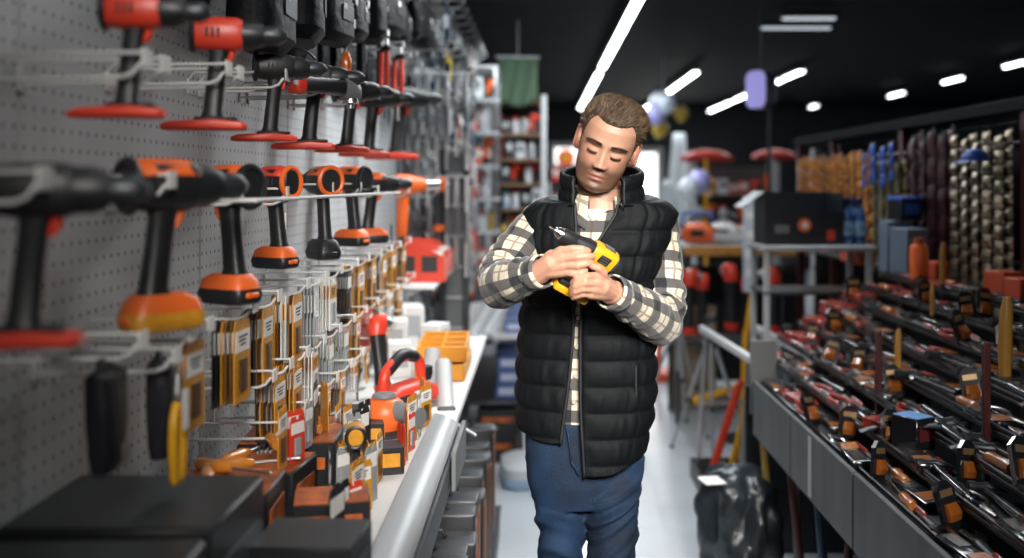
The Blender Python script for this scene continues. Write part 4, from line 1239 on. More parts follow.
# ------------------------------------------------------------------ goods on the shelf
def make_carton(name, size, body, top, stripe):
    sx, sy, sz = size
    e = empty(name)
    b = MB(); b.box((0, 0, sz / 2), size, .004); b.build('box_body', body, e)
    b = MB(); b.box((0, 0, sz + .001), (sx * .96, sy * .96, .003)); b.build('printed_lid', top, e)
    b = MB(); b.box((0, -sy / 2 - .001, sz * .62), (sx * .8, .002, sz * .22)); f = b.build('front_print', stripe, e)
    b = MB(); b.box((-sx * .18, -sy / 2 - .0022, sz * .3), (sx * .3, .0015, sz * .14)); b.build('small_print', LGREY, f)
    b = MB(); b.box((sx / 2 + .001, 0, sz * .5), (.002, sy * .7, sz * .4)); b.build('end_print', stripe, e)
    return e
RUST = mat('orange_red_print', (.42, .10, .022), .35, var=.8, scale=16)
BCARD = mat('black_card', (.013, .014, .017), .42)
ct = make_carton('tool_carton', (.19, .15, .105), BCARD, RUST, RUST)
spots = [(-.60, 1.86, 1.15, .05, 'orange red topped black carton on the near end of the shelf, against the wall'),
         (-.575, 2.06, 1.0, -.1, 'orange red topped black carton on the shelf below the empty wall'),
         (-.555, 2.24, 1.1, .08, 'orange red topped black carton on the shelf, just behind the amber pistol grip tool'),
         (-.40, 1.92, .75, .2, 'small orange red topped carton at the front of the shelf, near the price rail'),
         (-.585, 2.43, .9, .0, 'orange red topped black carton on the shelf under the black card packs')]
for i, (x, y, s_, rz, lb) in enumerate(spots):
    if i == 0: ct.location = (x, y, SZ + .001); ct.rotation_euler = (0, 0, rz); ct.scale = (s_,) * 3; tag(ct, lb, 'carton', 'orange topped cartons on the shelf')
    else: copy_tree(ct, (x, y, SZ + .001), (0, 0, rz), s_, lb)
bigc = make_carton('large_carton', (.30, .26, .20), BCARD, mat('charcoal_print', (.008, .011, .013), .45), mat('slate_print', (.045, .055, .07), .4))
bigc.location = (-.60, 1.50, SZ + .001); tag(bigc, 'large plain black carton at the lower left corner of the picture', 'carton', 'plain black cartons on the near shelf')
copy_tree(bigc, (-.59, 1.20, SZ + .001), (0, 0, .05), 1.0, label='large plain black carton nearest of all, below the left edge')
copy_tree(bigc, (-.37, 1.62, SZ + .001), (0, 0, -.05), .55, label='small plain black carton in front of the large black carton at lower left')
# amber pistol-grip tool standing near the rail
gun = make_drill('glue_gun', AMBER, AMBER, BLACKP)
gun.location = (-.405, 2.20, SZ); gun.rotation_euler = (0, 0, R_(100)); gun.scale = (.62,) * 3
tag(gun, 'amber pistol grip tool standing upright on the shelf between dark cartons', 'tool')
gx = 0
def make_small_box(name, size, m, lm):
    e = empty(name); sx, sy, sz = size
    b = MB(); b.box((0, 0, sz / 2), size, .003); b.build('box_body', m, e)
    b = MB(); b.box((0, -sy / 2 - .001, sz * .55), (sx * .7, .002, sz * .5)); b.build('front_label', lm, e)
    b = MB(); b.box((sx / 2 + .001, 0, sz * .55), (.002, sy * .7, sz * .5)); b.build('end_label', lm, e)
    return e
sb = make_small_box('small_box', (.075, .085, .07), BCARD, AMBER)
def spread(lst, proto, cat, group):
    for i, (x, y, z, rz, s_, lb) in enumerate(lst):
        if i == 0: proto.location = (x, y, z); proto.rotation_euler = (0, 0, rz); proto.scale = (s_,) * 3 if not hasattr(s_, '__len__') else s_; tag(proto, lb, cat, group)
        else: copy_tree(proto, (x, y, z), (0, 0, rz), s_, lb)
spread([(-.36, 2.36, SZ, .3, .9, 'small black box with amber label standing next to the amber pistol grip tool'),
        (-.48, 2.36, SZ, .1, 1.0, 'small black box with amber label, between pistol grip tool and carton'),
        (-.52, 2.60, SZ, -.1, 1.0, 'small black box with amber label in front of the bottom row of packs'),
        (-.44, 2.62, SZ, .2, .8, 'small black box with amber label left of the orange circular tool'),
        (-.52, 2.76, SZ, .2, .9, 'small black box with amber label hidden behind the orange circular tool')], sb, 'box', 'small amber labelled boxes on the shelf')
# orange circular sander
e = empty('orbital_sander', (-.42, 2.70, SZ), (0, 0, R_(-30)), 'round orange and grey sander lying on the shelf beside the red tool', 'tool')
b = MB(); b.lathe([(.004, 0), (.058, 0), (.060, .012), (.052, .018), (.004, .018)], 28); b.build('sanding_pad', DSTEEL, e)
b = MB(); b.lathe([(.004, .018), (.045, .018), (.058, .04), (.060, .065), (.050, .09), (.03, .102), (.004, .105)], 28); b.build('motor_dome', ORANGE, e)
b = MB(); b.loft([((.03, 0, .07), (0, .030, 0), (0, 0, .028)), ((.08, 0, .066), (0, .026, 0), (0, 0, .026)), ((.12, 0, .060), (0, .028, 0), (0, 0, .026))], 18); b.build('dust_box', GREYP, e)
b = MB(); b.lathe([(.004, .104), (.034, .104), (.030, .112), (.004, .114)], 24); b.build('grip_cap', GREYP, e)
# red planer with loop handle
e = empty('hand_planer', (-.40, 2.98, SZ), (0, 0, R_(62)), 'bright red and black planer with white sticker standing on the shelf', 'tool')
b = MB(); b.box((0, 0, .006), (.27, .085, .012), .003); b.build('sole', STEEL, e)
b = MB(); b.loft([((-.125, 0, .035), (0, .034, 0), (0, 0, .022)), ((-.06, 0, .050), (0, .040, 0), (0, 0, .038)), ((.05, 0, .052), (0, .040, 0), (0, 0, .040)), ((.125, 0, .040), (0, .034, 0), (0, 0, .026))], 20, p=3); b.build('body', RED, e)
b = MB(); b.tube(bez([Vector(p) for p in ((-.11, 0, .06), (-.10, 0, .13), (-.02, 0, .165), (.06, 0, .15), (.085, 0, .085))], 8), [.016] * 33, 14); b.build('loop_handle', RED, e)
b = MB(); b.tube(bez([Vector(p) for p in ((-.09, 0, .135), (-.02, 0, .170), (.045, 0, .158))], 8), .0185, 14, round_ends=True); b.build('rubber_grip', BLACKP, e)
b = MB(); b.lathe([(.003, .08), (.020, .08), (.026, .10), (.024, .12), (.003, .125)], 18, (.098, 0, 0)); b.build('depth_knob', BLACKP, e)
b = MB(); b.box((.01, -.0405, .050), (.04, .003, .03), .001); b.build('white_sticker', WHITE, e)
b = MB(); b.box((-.06, -.0395, .050), (.055, .003, .022), .001); b.build('dark_badge', INK, e)
# second red tool behind it
s2 = make_grinder('angle_grinder', RED, RED)
s2.location = (-.50, 3.18, SZ + .04); s2.rotation_euler = (R_(-12), 0, R_(40)); s2.scale = (.85,) * 3; tag(s2, 'red headed black grinder standing on the shelf behind the red planer', 'tool')
# caulking gun / bar clamp on the white board
def make_caulk():
    e = empty('caulking_gun')
    b = MB(); b.loft([((0, -.11, .035), (.026, 0, 0), (0, 0, .026)), ((0, .11, .035), (.026, 0, 0), (0, 0, .026))], 18); b.build('cradle', LGREY, e)
    b = MB(); b.tube([(0, -.26, .035), (0, .10, .035)], .0045, 8); b.build('push_rod', STEEL, e)
    b = MB(); b.box((0, -.125, .04), (.055, .03, .06), .006); b.build('head_block', BLACKP, e)
    b = MB(); b.tube(bez([Vector(p) for p in ((0, -.135, .03), (.0, -.17, -.0), (.05, -.20, -.005))], 6), .010, 10, round_ends=True); b.build('handle', BLACKP, e)
    b = MB(); b.tube([(.0, -.12, .02), (.055, -.145, .0), (.085, -.17, .0)], .006, 8, round_ends=True); b.build('trigger', STEEL, e)
    return e
cg = make_caulk(); cg.location = (-.30, 3.14, SZ + .012); cg.rotation_euler = (R_(32), 0, R_(8)); tag(cg, 'silver and black caulking gun propped on the white shelf board by the rail', 'tool', 'caulking guns')
copy_tree(cg, (-.36, 3.30, SZ + .012), (R_(55), 0, R_(-4)), 1.0, label='silver and black caulking gun standing steeply, behind the other one')
# yellow organiser trays
def make_tray():
    e = empty('organiser_tray')
    TR = mat('tray_yellow', (.74, .30, .022), .4)
    b = MB(); W, D, H = .165, .36, .055
    b.box((0, 0, .004), (W, D, .008), .002); b.build('tray_floor', BLACKP, e)
    for nm, c, sz in (('end_wall', (0, -D / 2, H / 2), (W, .008, H)), ('end_wall', (0, D / 2, H / 2), (W, .008, H)), ('side_wall', (-W / 2, 0, H / 2), (.008, D, H)), ('side_wall', (W / 2, 0, H / 2), (.008, D, H)), ('divider', (0, 0, H / 2), (.006, D, H * .9)), ('divider', (0, -.06, H / 2), (W, .006, H * .9)), ('divider', (0, .07, H / 2), (W, .006, H * .9))):
        b = MB(); b.box(c, sz, .002); b.build(nm, TR, e)
    return e
tr = make_tray()
tr.location = (-.345, 3.62, SZ + .001); tag(tr, 'yellow compartment tray on the white shelf, the lower of two', 'tray', 'yellow trays')
copy_tree(tr, (-.350, 3.66, SZ + .058), (0, 0, .04), 1.0, label='yellow compartment tray with dark parts in it, the upper of two')
# dark parts lying in the top tray
def make_part():
    e = empty('tool_bit')
    b = MB(); b.tube([(-.03, 0, .008), (.01, 0, .008)], .007, 8); b.build('shank', DSTEEL, e)
    b = MB(); b.lathe([(.002, .01), (.012, .01), (.012, .03), (.002, .034)], 10, (0, 0, .010), 'X'); b.build('collar', BLACKP, e)
    return e
pt = make_part()
spread([(-.39, 3.55, SZ + .069, .6, 1.0, 'dark bit in the near left compartment of the upper yellow tray'), (-.305, 3.55, SZ + .069, 1.8, 1.0, 'dark bit in the near right compartment of the upper yellow tray'), (-.39, 3.66, SZ + .069, 2.4, 1, 'dark bit in the middle left compartment of the upper yellow tray'),
        (-.305, 3.67, SZ + .069, .3, 1, 'dark bit in the middle right compartment of the upper yellow tray'), (-.39, 3.78, SZ + .069, 1.2, 1, 'dark bit in the far left compartment of the upper yellow tray')], pt, 'part', 'dark bits in the tray')
# white and grey packs beyond the trays
wb_ = make_small_box('white_box', (.10, .14, .15), mat('matte_white_card', (.60, .60, .60), .6), mat('pale_grey_print', (.30, .32, .34), .5))
spread([(-.50, 3.55, SZ, .2, .8, 'white box with grey label left of the yellow trays'), (-.42, 4.02, SZ, -.3, .8, 'white box with grey label just behind the yellow trays'), (-.57, 3.92, SZ, .1, 1.0, 'white box with grey label below the heat gun, against the wall'), (-.55, 4.2, SZ, .2, 1.15, 'white box with grey label at the end of the white shelf')], wb_, 'box', 'white boxes on the wall shelf')

# ------------------------------------------------------------------ lower table beyond the shelf: aluminium rails, blue packs, black cartons
e = empty('low_display_table', (-.29, 6.4, 0), label='low grey display table beyond the wall shelf with rails and blue packs', cat='table')
b = MB(); b.box((0, 0, .725), (.40, 1.6, .03), .004); b.build('table_top', LGREY, e)
for sx in (-.18, .18):
    for sy in (-.78, .78):
        b = MB(); b.box((sx, sy, .355), (.03, .03, .71), .004); b.build('leg', DSTEEL, e)
b = MB(); b.box((0, 0, .35), (.36, 1.56, .016), .003); b.build('middle_shelf', DSTEEL, e)
def make_rail():
    e = empty('aluminium_rail')
    b = MB(); b.prism([(-.030, 0), (.030, 0), (.030, .022), (.022, .022), (.022, .006), (-.022, .006), (-.022, .022), (-.030, .022)], -.72, .72, 'Y'); b.build('channel', mat('white_aluminium', (.74, .75, .76), .35, .2), e)
    for s_ in (-1, 1):
        b = MB(); b.box((0, s_ * .722, .011), (.062, .008, .026), .002); b.build('end_cap', LGREY, e)
    return e
rl = make_rail()
spread([(-.27, 6.25, .741, -.02, 1.0, 'white aluminium rail lying along the table, the one nearest the aisle'), (-.35, 6.23, .741, -.02, 1.0, 'white aluminium rail lying along the table, second from the aisle'), (-.43, 6.26, .741, .01, 1.0, 'white aluminium rail lying along the table, farthest from the aisle')], rl, 'rail', 'aluminium rails')
bp_ = make_small_box('blue_pack', (.13, .30, .08), mat('blue_card', (.05, .10, .26), .4), mat('pale_lilac_label', (.42, .46, .60), .5))
lst = []
for q, (yy, zz) in enumerate(((5.85, .36), (6.25, .36), (6.65, .36))):
    for k in range(3):
        lst.append((-.19 + .008 * math.sin(3 * q + k), yy, zz + .081 * k, .04 * math.sin(q * 2 + k), 1.0, f'blue pack with pale label, {["bottom", "middle", "top"][k]} of the {["nearest", "middle", "farthest"][q]} pile under the aluminium rails'))
for k in range(3):
    lst.append((-.15, 5.80 + .36 * k, .741, .05 * k, .8, f'blue pack beside the rails on the table top, {ordn(k)} from the near end'))
spread(lst, bp_, 'pack', 'blue packs')
bc = make_carton('black_carton', (.24, .36, .15), BCARD, BCARD, RUST)
n = 0; lst = []
for yy in (5.86, 6.3, 6.74):
    for k in range(2):
        lst.append((-.25 + .01 * math.sin(n * 2), yy, .001 + .152 * k, .03 * math.sin(n * 1.7), 1.0, f'black carton with orange red print, {["lower", "upper"][k]} of the {["nearest", "middle", "farthest"][n // 2]} pair below the blue packs')); n += 1
spread(lst, bc, 'carton', 'black cartons with orange print')
# soft pale pack on the floor
e = empty('wrapped_pack', (-.06, 5.35, 0), (0, 0, .1), 'pale blue plastic wrapped pack lying on the floor behind the jeans', 'pack')
b = MB(); b.loft([((0, 0, .0), (.14, 0, 0), (0, .19, 0), 4), ((0, 0, .035), (.155, 0, 0), (0, .205, 0), 4), ((0, 0, .06), (.15, 0, 0), (0, .20, 0), 4)], 32); b.build('lower_sheet', LBLUE, e)
b = MB(); b.loft([((0, 0, .06), (.15, 0, 0), (0, .20, 0), 4), ((0, 0, .105), (.145, 0, 0), (0, .195, 0), 4), ((.01, .01, .125), (.11, 0, 0), (0, .15, 0), 4)], 32); b.build('upper_fold', mat('grey_white_wrap', (.50, .52, .54), .3, bump=.5, bscale=14), e)

# ------------------------------------------------------------------ red display bin on a small shelf, dark rack, long bits
e = empty('bin_shelf', (-.60, 4.75, 1.14), label='narrow white shelf under the red bins beside the heat gun', cat='shelf')
b = MB(); b.box((0, 0, 0), (.30, .95, .016), .003); b.build('shelf_board', WHITEP, e)
for y in (-.4, .4):
    b = MB(); b.prism([(-.15, -.008), (.12, -.008), (-.15, -.11)], y - .004, y + .004, 'Y'); b.build('bracket', LGREY, e)
def make_bin():
    e = empty('parts_bin')
    o = [(-.11, 0), (.11, 0), (.11, .11), (.0, .17), (-.11, .17)]
    b = MB(); b.prism(o, -.085, -.079, 'Y'); b.prism(o, .079, .085, 'Y'); b.box((0, 0, .004), (.22, .16, .008)); b.box((-.107, 0, .085), (.006, .16, .17)); b.box((.107, 0, .05), (.006, .16, .10)); b.build('bin_body', RED, e)
    for s_ in (-.055, .045):
        q = MB(); q.box((s_, -.0865, .08), (.07, .003, .07), .001); q.build('dark_window', INK, e)
    q = MB(); q.box((0, 0, .105), (.19, .145, .05), .01); q.build('contents', mat('pale_small_goods', (.45, .40, .34), .6, var=.6, scale=60), e)
    return e
bi = make_bin()
spread([(-.535, 4.52, 1.149, .0, 1.0, 'red parts bin with two dark windows, the nearer one on the narrow shelf'), (-.55, 4.78, 1.149, .05, 1.0, 'red parts bin directly behind the nearest red bin'), (-.55, 5.02, 1.149, -.05, .95, 'red parts bin farthest back on the narrow shelf')], bi, 'bin', 'red parts bins')

def make_rack_frame(name, label, x, y, w, h):
    e = empty(name, (x, y, 0), label=label, cat='rack')
    for s_ in (-1, 1):
        b = MB(); b.box((s_ * w / 2, 0, h / 2), (.035, .035, h), .004); b.build('upright', DSTEEL, e)
    b = MB(); b.box((0, .012, h * .56), (w, .012, h * .86)); b.build('back_panel', mat('slate_panel', (.13, .135, .14), .5), e)
    for k in range(9):
        b = MB(); b.box((0, -.002, h * (.16 + .095 * k)), (w, .016, .012), .002); b.build('slat', LGREY, e)
    b = MB(); b.box((0, -.12, .04), (w, .28, .08), .006); b.build('base', DSTEEL, e)
    return e
make_rack_frame('slat_rack', 'narrow grey slatted rack facing the camera beyond the red bins', -.47, 5.50, .13, 1.78)
# dense hanging stock on the pale slatted wall beyond the perforated panels
e = empty('slat_wall_panel', (WX, 7.0, 0), label='pale slatted wall panel beyond the perforated panels, full of silver stock', cat='panel')
b = MB(); b.box((.008, 0, 1.6), (.016, 3.3, 2.7)); b.build('backing', mat('pale_backing', (.34, .35, .36), .5), e)
for k in range(13):
    b = MB(); b.box((.020, 0, .4 + .19 * k), (.012, 3.3, .02), .002); b.build('slat', LGREY, e)
SILV = mat('silver_pack', (.42, .44, .46), .25, .7, var=.7, scale=50)
NAVY = mat('navy_card', (.012, .03, .06), .4)
def make_hang(name, body, lab, W, H):
    e = empty(name)
    b = MB(); b.loft([((0, 0, -H), (.004, 0, 0), (0, W * .45, 0), 4), ((.010, 0, -H * .9), (.016, 0, 0), (0, W * .48, 0), 4), ((.010, 0, -H * .3), (.016, 0, 0), (0, W * .48, 0), 4), ((.002, 0, -H * .18), (.003, 0, 0), (0, W * .48, 0), 4), ((0, 0, 0), (.002, 0, 0), (0, W * .46, 0), 4)], 16); b.build('pack_body', body, e)
    b = MB(); b.box((.0025, -W * .30, -H * .55), (.03, W * .42, H * .3), .002); b.build('front_label', lab, e)
    b = MB(); b.box((.0015, 0, -H * .09), (.006, W * .8, H * .1), .001); b.build('header', lab, e)
    return e
HANG = [(make_hang('silver_pack', SILV, WHITE, .09, .24), 'silver pack'), (make_hang('white_pack', mat('matte_white_card', (.60, .60, .60), .6), mat('pale_grey_print', (.30, .32, .34), .5), .10, .20), 'white pack'),
        (make_hang('navy_pack', NAVY, LGREY, .10, .22), 'navy pack'), (make_hang('black_pack', BCARD, SILV, .09, .25), 'black pack'), (make_hang('red_pack', RED, WHITE, .08, .18), 'red pack'), (make_hang('yellow_pack', mat('pack_yellow', (.60, .42, .03), .4), BCARD, .08, .17), 'yellow pack')]
hused = set(); r9 = random.Random(77); RN = ['top', 'second', 'third', 'fourth', 'fifth', 'sixth', 'lowest']
for ri, z in enumerate((2.62, 2.34, 2.06, 1.79, 1.52, 1.27, 1.02)):
    for k in range(10):
        y = 5.56 + .30 * k + .06 * (ri % 2)
        if y > 8.5: continue
        hook(y, z, f'white wire hook on the slatted wall, {ordn(k)} from the near end of the {RN[ri]} row', x=WX + .026, scale=1.35)
        wts = [6, 4, 4, 4, 1, 1] if ri < 3 else [6, 6, 2, 3, 2, 1]
        for q in range(3):
            o, ds = r9.choices(HANG, wts)[0]
            loc = (WX + .07 + .085 * q, y + r9.uniform(-.02, .02), z - .008)
            lb = f'{ds} on the slatted wall, {["wall side", "middle", "aisle side"][q]} of {ordn(k)} hook, {RN[ri]} row'
            sc = r9.uniform(.95, 1.2)
            if o.name not in hused: hused.add(o.name); o.location = loc; o.scale = (sc,) * 3; tag(o, lb, 'pack', 'hanging packs on the slatted wall')
            else: copy_tree(o, loc, (0, 0, r9.uniform(-.2, .2)), sc, lb)
# long silver bits and levels at the near side of that wall
lv = empty('spirit_level')
b = MB(); b.box((0, 0, -.29), (.024, .055, .58), .003); b.build('beam', mat('satin_silver', (.46, .47, .49), .3, .85), lv)
for z in (-.1, -.48):
    b = MB(); b.lathe([(.002, -.014), (.014, -.014), (.014, .014), (.002, .014)], 14, (0, 0, z), 'X'); b.build('vial', mat('vial_yellow', (.55, .50, .03), .3), lv)
b = MB(); b.box((0, -.0285, -.29), (.014, .003, .18), .0005); b.build('scale_strip', INK, lv)
lst = []
for r_, z in enumerate((2.18, 1.62)):
    for k in range(7):
        lst.append((WX + .05 + .052 * k, 5.40 - .012 * (k % 2), z, .1 * math.sin(k * 3 + r_), (.8, .8, .85 + .08 * math.sin(k * 2.2 + r_)), f'silver spirit level hanging on the level bar, {ordn(k)} from the wall, {["upper", "lower"][r_]} row'))
spread(lst, lv, 'level', 'spirit levels on the bars')
for r_, z in enumerate((2.18, 1.62)):
    e = empty('level_bar', (WX, 5.40, z + .004), label=f'{["upper", "lower"][r_]} white bar on the wall that carries the spirit levels', cat='bar')
    b = MB(); b.tube([(0, 0, 0), (.40, 0, 0), (.412, 0, .014)], .0045, 8); b.build('bar_rod', WHITEP, e)
    b = MB(); b.box((.004, 0, 0), (.008, .04, .05), .002); b.build('wall_plate', WHITEP, e)

# carded packs and small steel things crowding the shelf
rp2 = random.Random(23); n = 0
for row, (x, ya, yb) in enumerate(((-.50, 1.98, 2.60), (-.44, 2.06, 2.56), (-.37, 1.80, 2.30), (-.33, 2.42, 2.86))):
    y = ya; i = 0
    while y < yb:
        kind = rp2.choice(['amber', 'dark', 'amber', 'clear', 'red'])
        sc = rp2.uniform(.62, .82)
        H = {'amber': .150, 'white': .135, 'clear': .150, 'red': .130, 'dark': .160}[kind]
        base = SZ + (.112 if row == 0 and y < 2.3 else .002)
        place_pack(kind, (x + rp2.uniform(-.012, .012), y, base + H * sc), sc, rp2.uniform(-.7, .5), f'{PDESC[kind]} standing on the shelf, {ordn(i)} from near end, {["wall side", "second", "third", "aisle side"][row]} line', 'card packs standing on the shelf')
        y += rp2.uniform(.045, .075); i += 1
st2 = make_screwdriver('socket_driver', mat('amber_clear_handle', (.62, .22, .03), .2, coat=.5))
for k in range(12):
    if k < 6: loc = (-.605 + .018 * (k % 3), 1.82 + .085 * k, SZ + (.124, .122, .108, .108, .118, .118)[k] + .014)
    else: loc = (-.50 + .04 * (k % 3), 2.28 + .09 * (k - 6), SZ + .0145)
    rot = (R_(90), 0, R_(20 + 47 * k))
    lb = f'amber handled socket driver lying among the shelf cartons, {ordn(k)} from the near end'
    if k == 0: st2.location = loc; st2.rotation_euler = rot; st2.scale = (.8,) * 3; tag(st2, lb, 'screwdriver', 'amber socket drivers on the shelf')
    else: copy_tree(st2, loc, rot, .8, lb)
# ------------------------------------------------------------------ right hand display island
GPANEL = mat('grey_kick_panel', (.085, .094, .098), .5, var=.25, scale=9, stretch=(1, 1, .15))
BX = .86
isl = empty('display_island', (BX, 3.6, 0), label='long stepped display stand along the right side of the aisle, grey front', cat='stand')
Y0, Y1 = 1.3, 4.05          # local: -2.3 .. +.45
segs = [(1.25, 1.98), (1.99, 2.72), (2.73, 3.40), (3.41, 4.0)]
for a, c in segs:
    b = MB(); b.box((0, (a + c) / 2 - 3.6, .69), (.016, c - a, .215), .003); b.build('front_panel', GPANEL, isl)
b = MB(); b.box((-.008, 3.16 - 3.6, .69), (.004, .03, .19), .0005); b.build('price_strip', mat('pale_strip', (.40, .42, .42), .5), isl)
b = MB(); b.box((.045, 4.06 - 3.6, .80), (.105, .022, .30), .004); b.build('end_board', mat('grey_end_board', (.11, .115, .12), .5), isl)
NT_ = 8
TIER = []
for k in range(NT_):
    x0 = .03 + .095 * k; z0 = .775 + .056 * k
    TIER.append((BX + x0 + .047, z0 + .006))
    b = MB(); b.box((x0 + .0475, 2.9 - 3.6, z0), (.100, 3.3 if k else 2.3, .012), .002)
    b.build('tier_shelf', BLACKP, isl)
    b = MB(); b.tube([(x0, (1.25 if k else 1.75) - 3.6, z0 + .016), (x0, (4.55 if k else 4.0) - 3.6, z0 + .016)], .006, 8); b.build('tier_rail', mat('dark_chrome', (.05, .05, .055), .28, 1.0), isl)
for y in (1.5, 2.7, 4.3):
    b = MB(); b.box((.42, y - 3.6, .36), (.80, .03, .72), .003); b.build('support_frame', DSTEEL, isl)
for y, x, z in ((3.22, .23, .80), (2.60, .30, .86)):
    b = MB(); b.box((x, y - 3.6, z + .13), (.020, .016, .36), .003); b.build('divider_post', MAROON, isl)
# goods lying along the tiers
GLB = mat('gloss_black', (.010, .011, .014), .16, coat=.5)
GLO = mat('amber_handle', (.34, .105, .02), .25, coat=.4)
GLR = mat('deep_red_handle', (.24, .018, .012), .28, coat=.3)
DIMS = mat('dim_steel', (.16, .145, .13), .26, 1.0)
def g_pliers():
    e = empty('combination_pliers')
    for s_ in (-1, 1):
        b = MB(); b.tube(bez([Vector(p) for p in ((0, -.105, .012), (s_ * .014, -.07, .014), (s_ * .018, -.03, .014), (s_ * .006, .0, .012))], 5), .0075, 8, round_ends=True); b.build('handle', GLB, e)
    b = MB(); b.loft([((0, -.01, .012), (.010, 0, 0), (0, 0, .007)), ((0, .018, .012), (.017, 0, 0), (0, 0, .008)), ((0, .045, .012), (.012, 0, 0), (0, 0, .007)), ((0, .075, .012), (.005, 0, 0), (0, 0, .005))], 12); b.build('jaws', DIMS, e)
    return e
def g_driver():
    e = empty('boxed_screwdriver')
    b = MB(); b.lathe([(.002, -.115), (.014, -.113), (.017, -.095), (.0145, -.06), (.0165, -.03), (.010, -.005), (.002, 0)], 12, (0, 0, .018), 'Y'); b.build('handle', GLO, e)
    b = MB(); b.lathe([(.001, 0), (.004, 0), (.004, .10), (.0055, .115), (.001, .12)], 8, (0, 0, .018), 'Y'); b.build('blade', DIMS, e)
    return e
def g_hammer():
    e = empty('claw_hammer')
    b = MB(); b.loft([((0, -.15, .018), (.014, 0, 0), (0, 0, .012)), ((0, -.06, .018), (.016, 0, 0), (0, 0, .013)), ((0, .05, .018), (.010, 0, 0), (0, 0, .009)), ((0, .12, .02), (.010, 0, 0), (0, 0, .009))], 12); b.build('grip', GLB, e)
    b = MB(); b.lathe([(.003, -.045), (.014, -.043), (.014, -.028), (.010, -.02), (.012, .008), (.003, .010)], 12, (0, .12, .024), 'X'); b.build('head', DSTEEL, e)
    b = MB(); b.loft([((.006, .12, .024), (0, .012, 0), (0, 0, .010)), ((.035, .118, .020), (0, .014, 0), (0, 0, .006)), ((.055, .112, .012), (0, .014, 0), (0, 0, .002))], 10); b.build('claw', DSTEEL, e)
    return e
def g_snips():
    e = empty('tin_snips')
    for s_ in (-1, 1):
        b = MB(); b.tube(bez([Vector(p) for p in ((s_ * .02, -.12, .014), (s_ * .026, -.07, .014), (s_ * .014, -.02, .014), (0, .01, .014))], 5), .009, 8, round_ends=True); b.build('handle', GLR, e)
    b = MB(); b.loft([((0, .0, .014), (.016, 0, 0), (0, 0, .007)), ((0, .05, .014), (.012, 0, 0), (0, 0, .006)), ((0, .11, .014), (.002, 0, 0), (0, 0, .003))], 10); b.build('blades', DIMS, e)
    return e
def g_sleeve():
    e = empty('sleeved_saw_blade')
    b = MB(); b.box((0, 0, .013), (.055, .21, .026), .008, seg=2); b.build('sleeve', GLB, e)
    b = MB(); b.box((0, -.06, .0265), (.046, .06, .002), .0005); b.build('orange_label', GLO, e)
    b = MB(); b.box((0, .05, .0265), (.030, .08, .002), .0005); b.build('silver_window', DIMS, e)
    return e
def g_wrench():
    e = empty('adjustable_wrench')
    b = MB(); b.loft([((0, -.12, .010), (.012, 0, 0), (0, 0, .006)), ((0, -.02, .010), (.009, 0, 0), (0, 0, .005)), ((0, .06, .010), (.013, 0, 0), (0, 0, .007))], 12); b.build('shank', DSTEEL, e)
    b = MB(); b.prism([(-.024, .055), (.02, .055), (.026, .085), (.012, .115), (.006, .085), (-.008, .085), (-.012, .118), (-.028, .10)], .003, .019, 'Z'); b.build('jaw', DIMS, e)
    b = MB(); b.tube([(0, -.125, .010), (0, -.03, .010)], .0125, 10, round_ends=True, flat=.6); b.build('rubber_sleeve', GLR, e)
    return e
def g_stand():
    e = empty('standing_blister')
    b = MB(); b.prism([(-.030, 0), (.030, 0), (.030, .085), (.012, .105), (-.012, .105), (-.030, .085)], -.006, .006, 'Y'); b.build('card', GLB, e)
    b = MB(); b.loft([((0, -.010, .014), (.020, 0, 0), (0, .006, 0), 4), ((0, -.014, .03), (.022, 0, 0), (0, .010, 0), 4), ((0, -.010, .055), (.018, 0, 0), (0, .006, 0), 4)], 14); b.build('amber_blister', mat('amber_shell', (.26, .075, .012), .14, coat=.6), e)
    b = MB(); b.box((0, -.0068, .078), (.040, .002, .016)); b.build('header_print', mat('bronze_print', (.30, .20, .10), .3, .6), e)
    return e
KINDS_ = [(g_stand(), 'standing amber blister', 'blister'), (g_pliers(), 'black handled pliers', 'pliers'), (g_driver(), 'amber handled screwdriver', 'screwdriver'), (g_hammer(), 'black gripped claw hammer', 'hammer'), (g_snips(), 'red handled tin snips', 'snips'), (g_sleeve(), 'glossy black sleeved blade', 'saw blade'), (g_wrench(), 'red sleeved wrench', 'wrench')]
used = set(); rr = random.Random(5)
TN = ['lowest', 'second', 'third', 'fourth', 'fifth', 'sixth', 'seventh', 'top']
for k in range(NT_):
    x, z = TIER[k]
    y = 1.75 if k == 0 else 1.5
    i = 0
    while y < (3.9 if k == 0 else 4.45):
        for lane in range(2):
            w = [3, 4, 2, 4, 1, 8, 2] if y < 3.2 else [3, 3, 2, 2, 4, 6, 3]
            if k < 3 and y > 3.0: w = [2, 2, 1, 1, 7, 4, 4]
            o, ds, cat = rr.choices(KINDS_, w)[0]
            loc = (x - .024 + .05 * lane, y + rr.uniform(-.02, .02), z + .0005)
            rot = (0, rr.uniform(-.12, .12), rr.uniform(-.10, .10) + (PI if rr.random() < .35 else 0))
            if cat == 'blister': rot = (rr.uniform(-.5, .1), rr.uniform(-.2, .2), rr.uniform(-.8, .8)); loc = (loc[0], loc[1], loc[2] + .002)
            lb = f'{ds}, {ordn(i)} from the near end on the {TN[k]} tier, {"aisle" if lane == 0 else "wall"} side'
            sc = rr.uniform(.90, 1.12)
            if o.name not in used:
                used.add(o.name); o.location = loc; o.rotation_euler = rot; o.scale = (sc,) * 3; tag(o, lb, cat, 'hand tools on the stepped stand')
            else: copy_tree(o, loc, rot, sc, lb)
        y += .195; i += 1
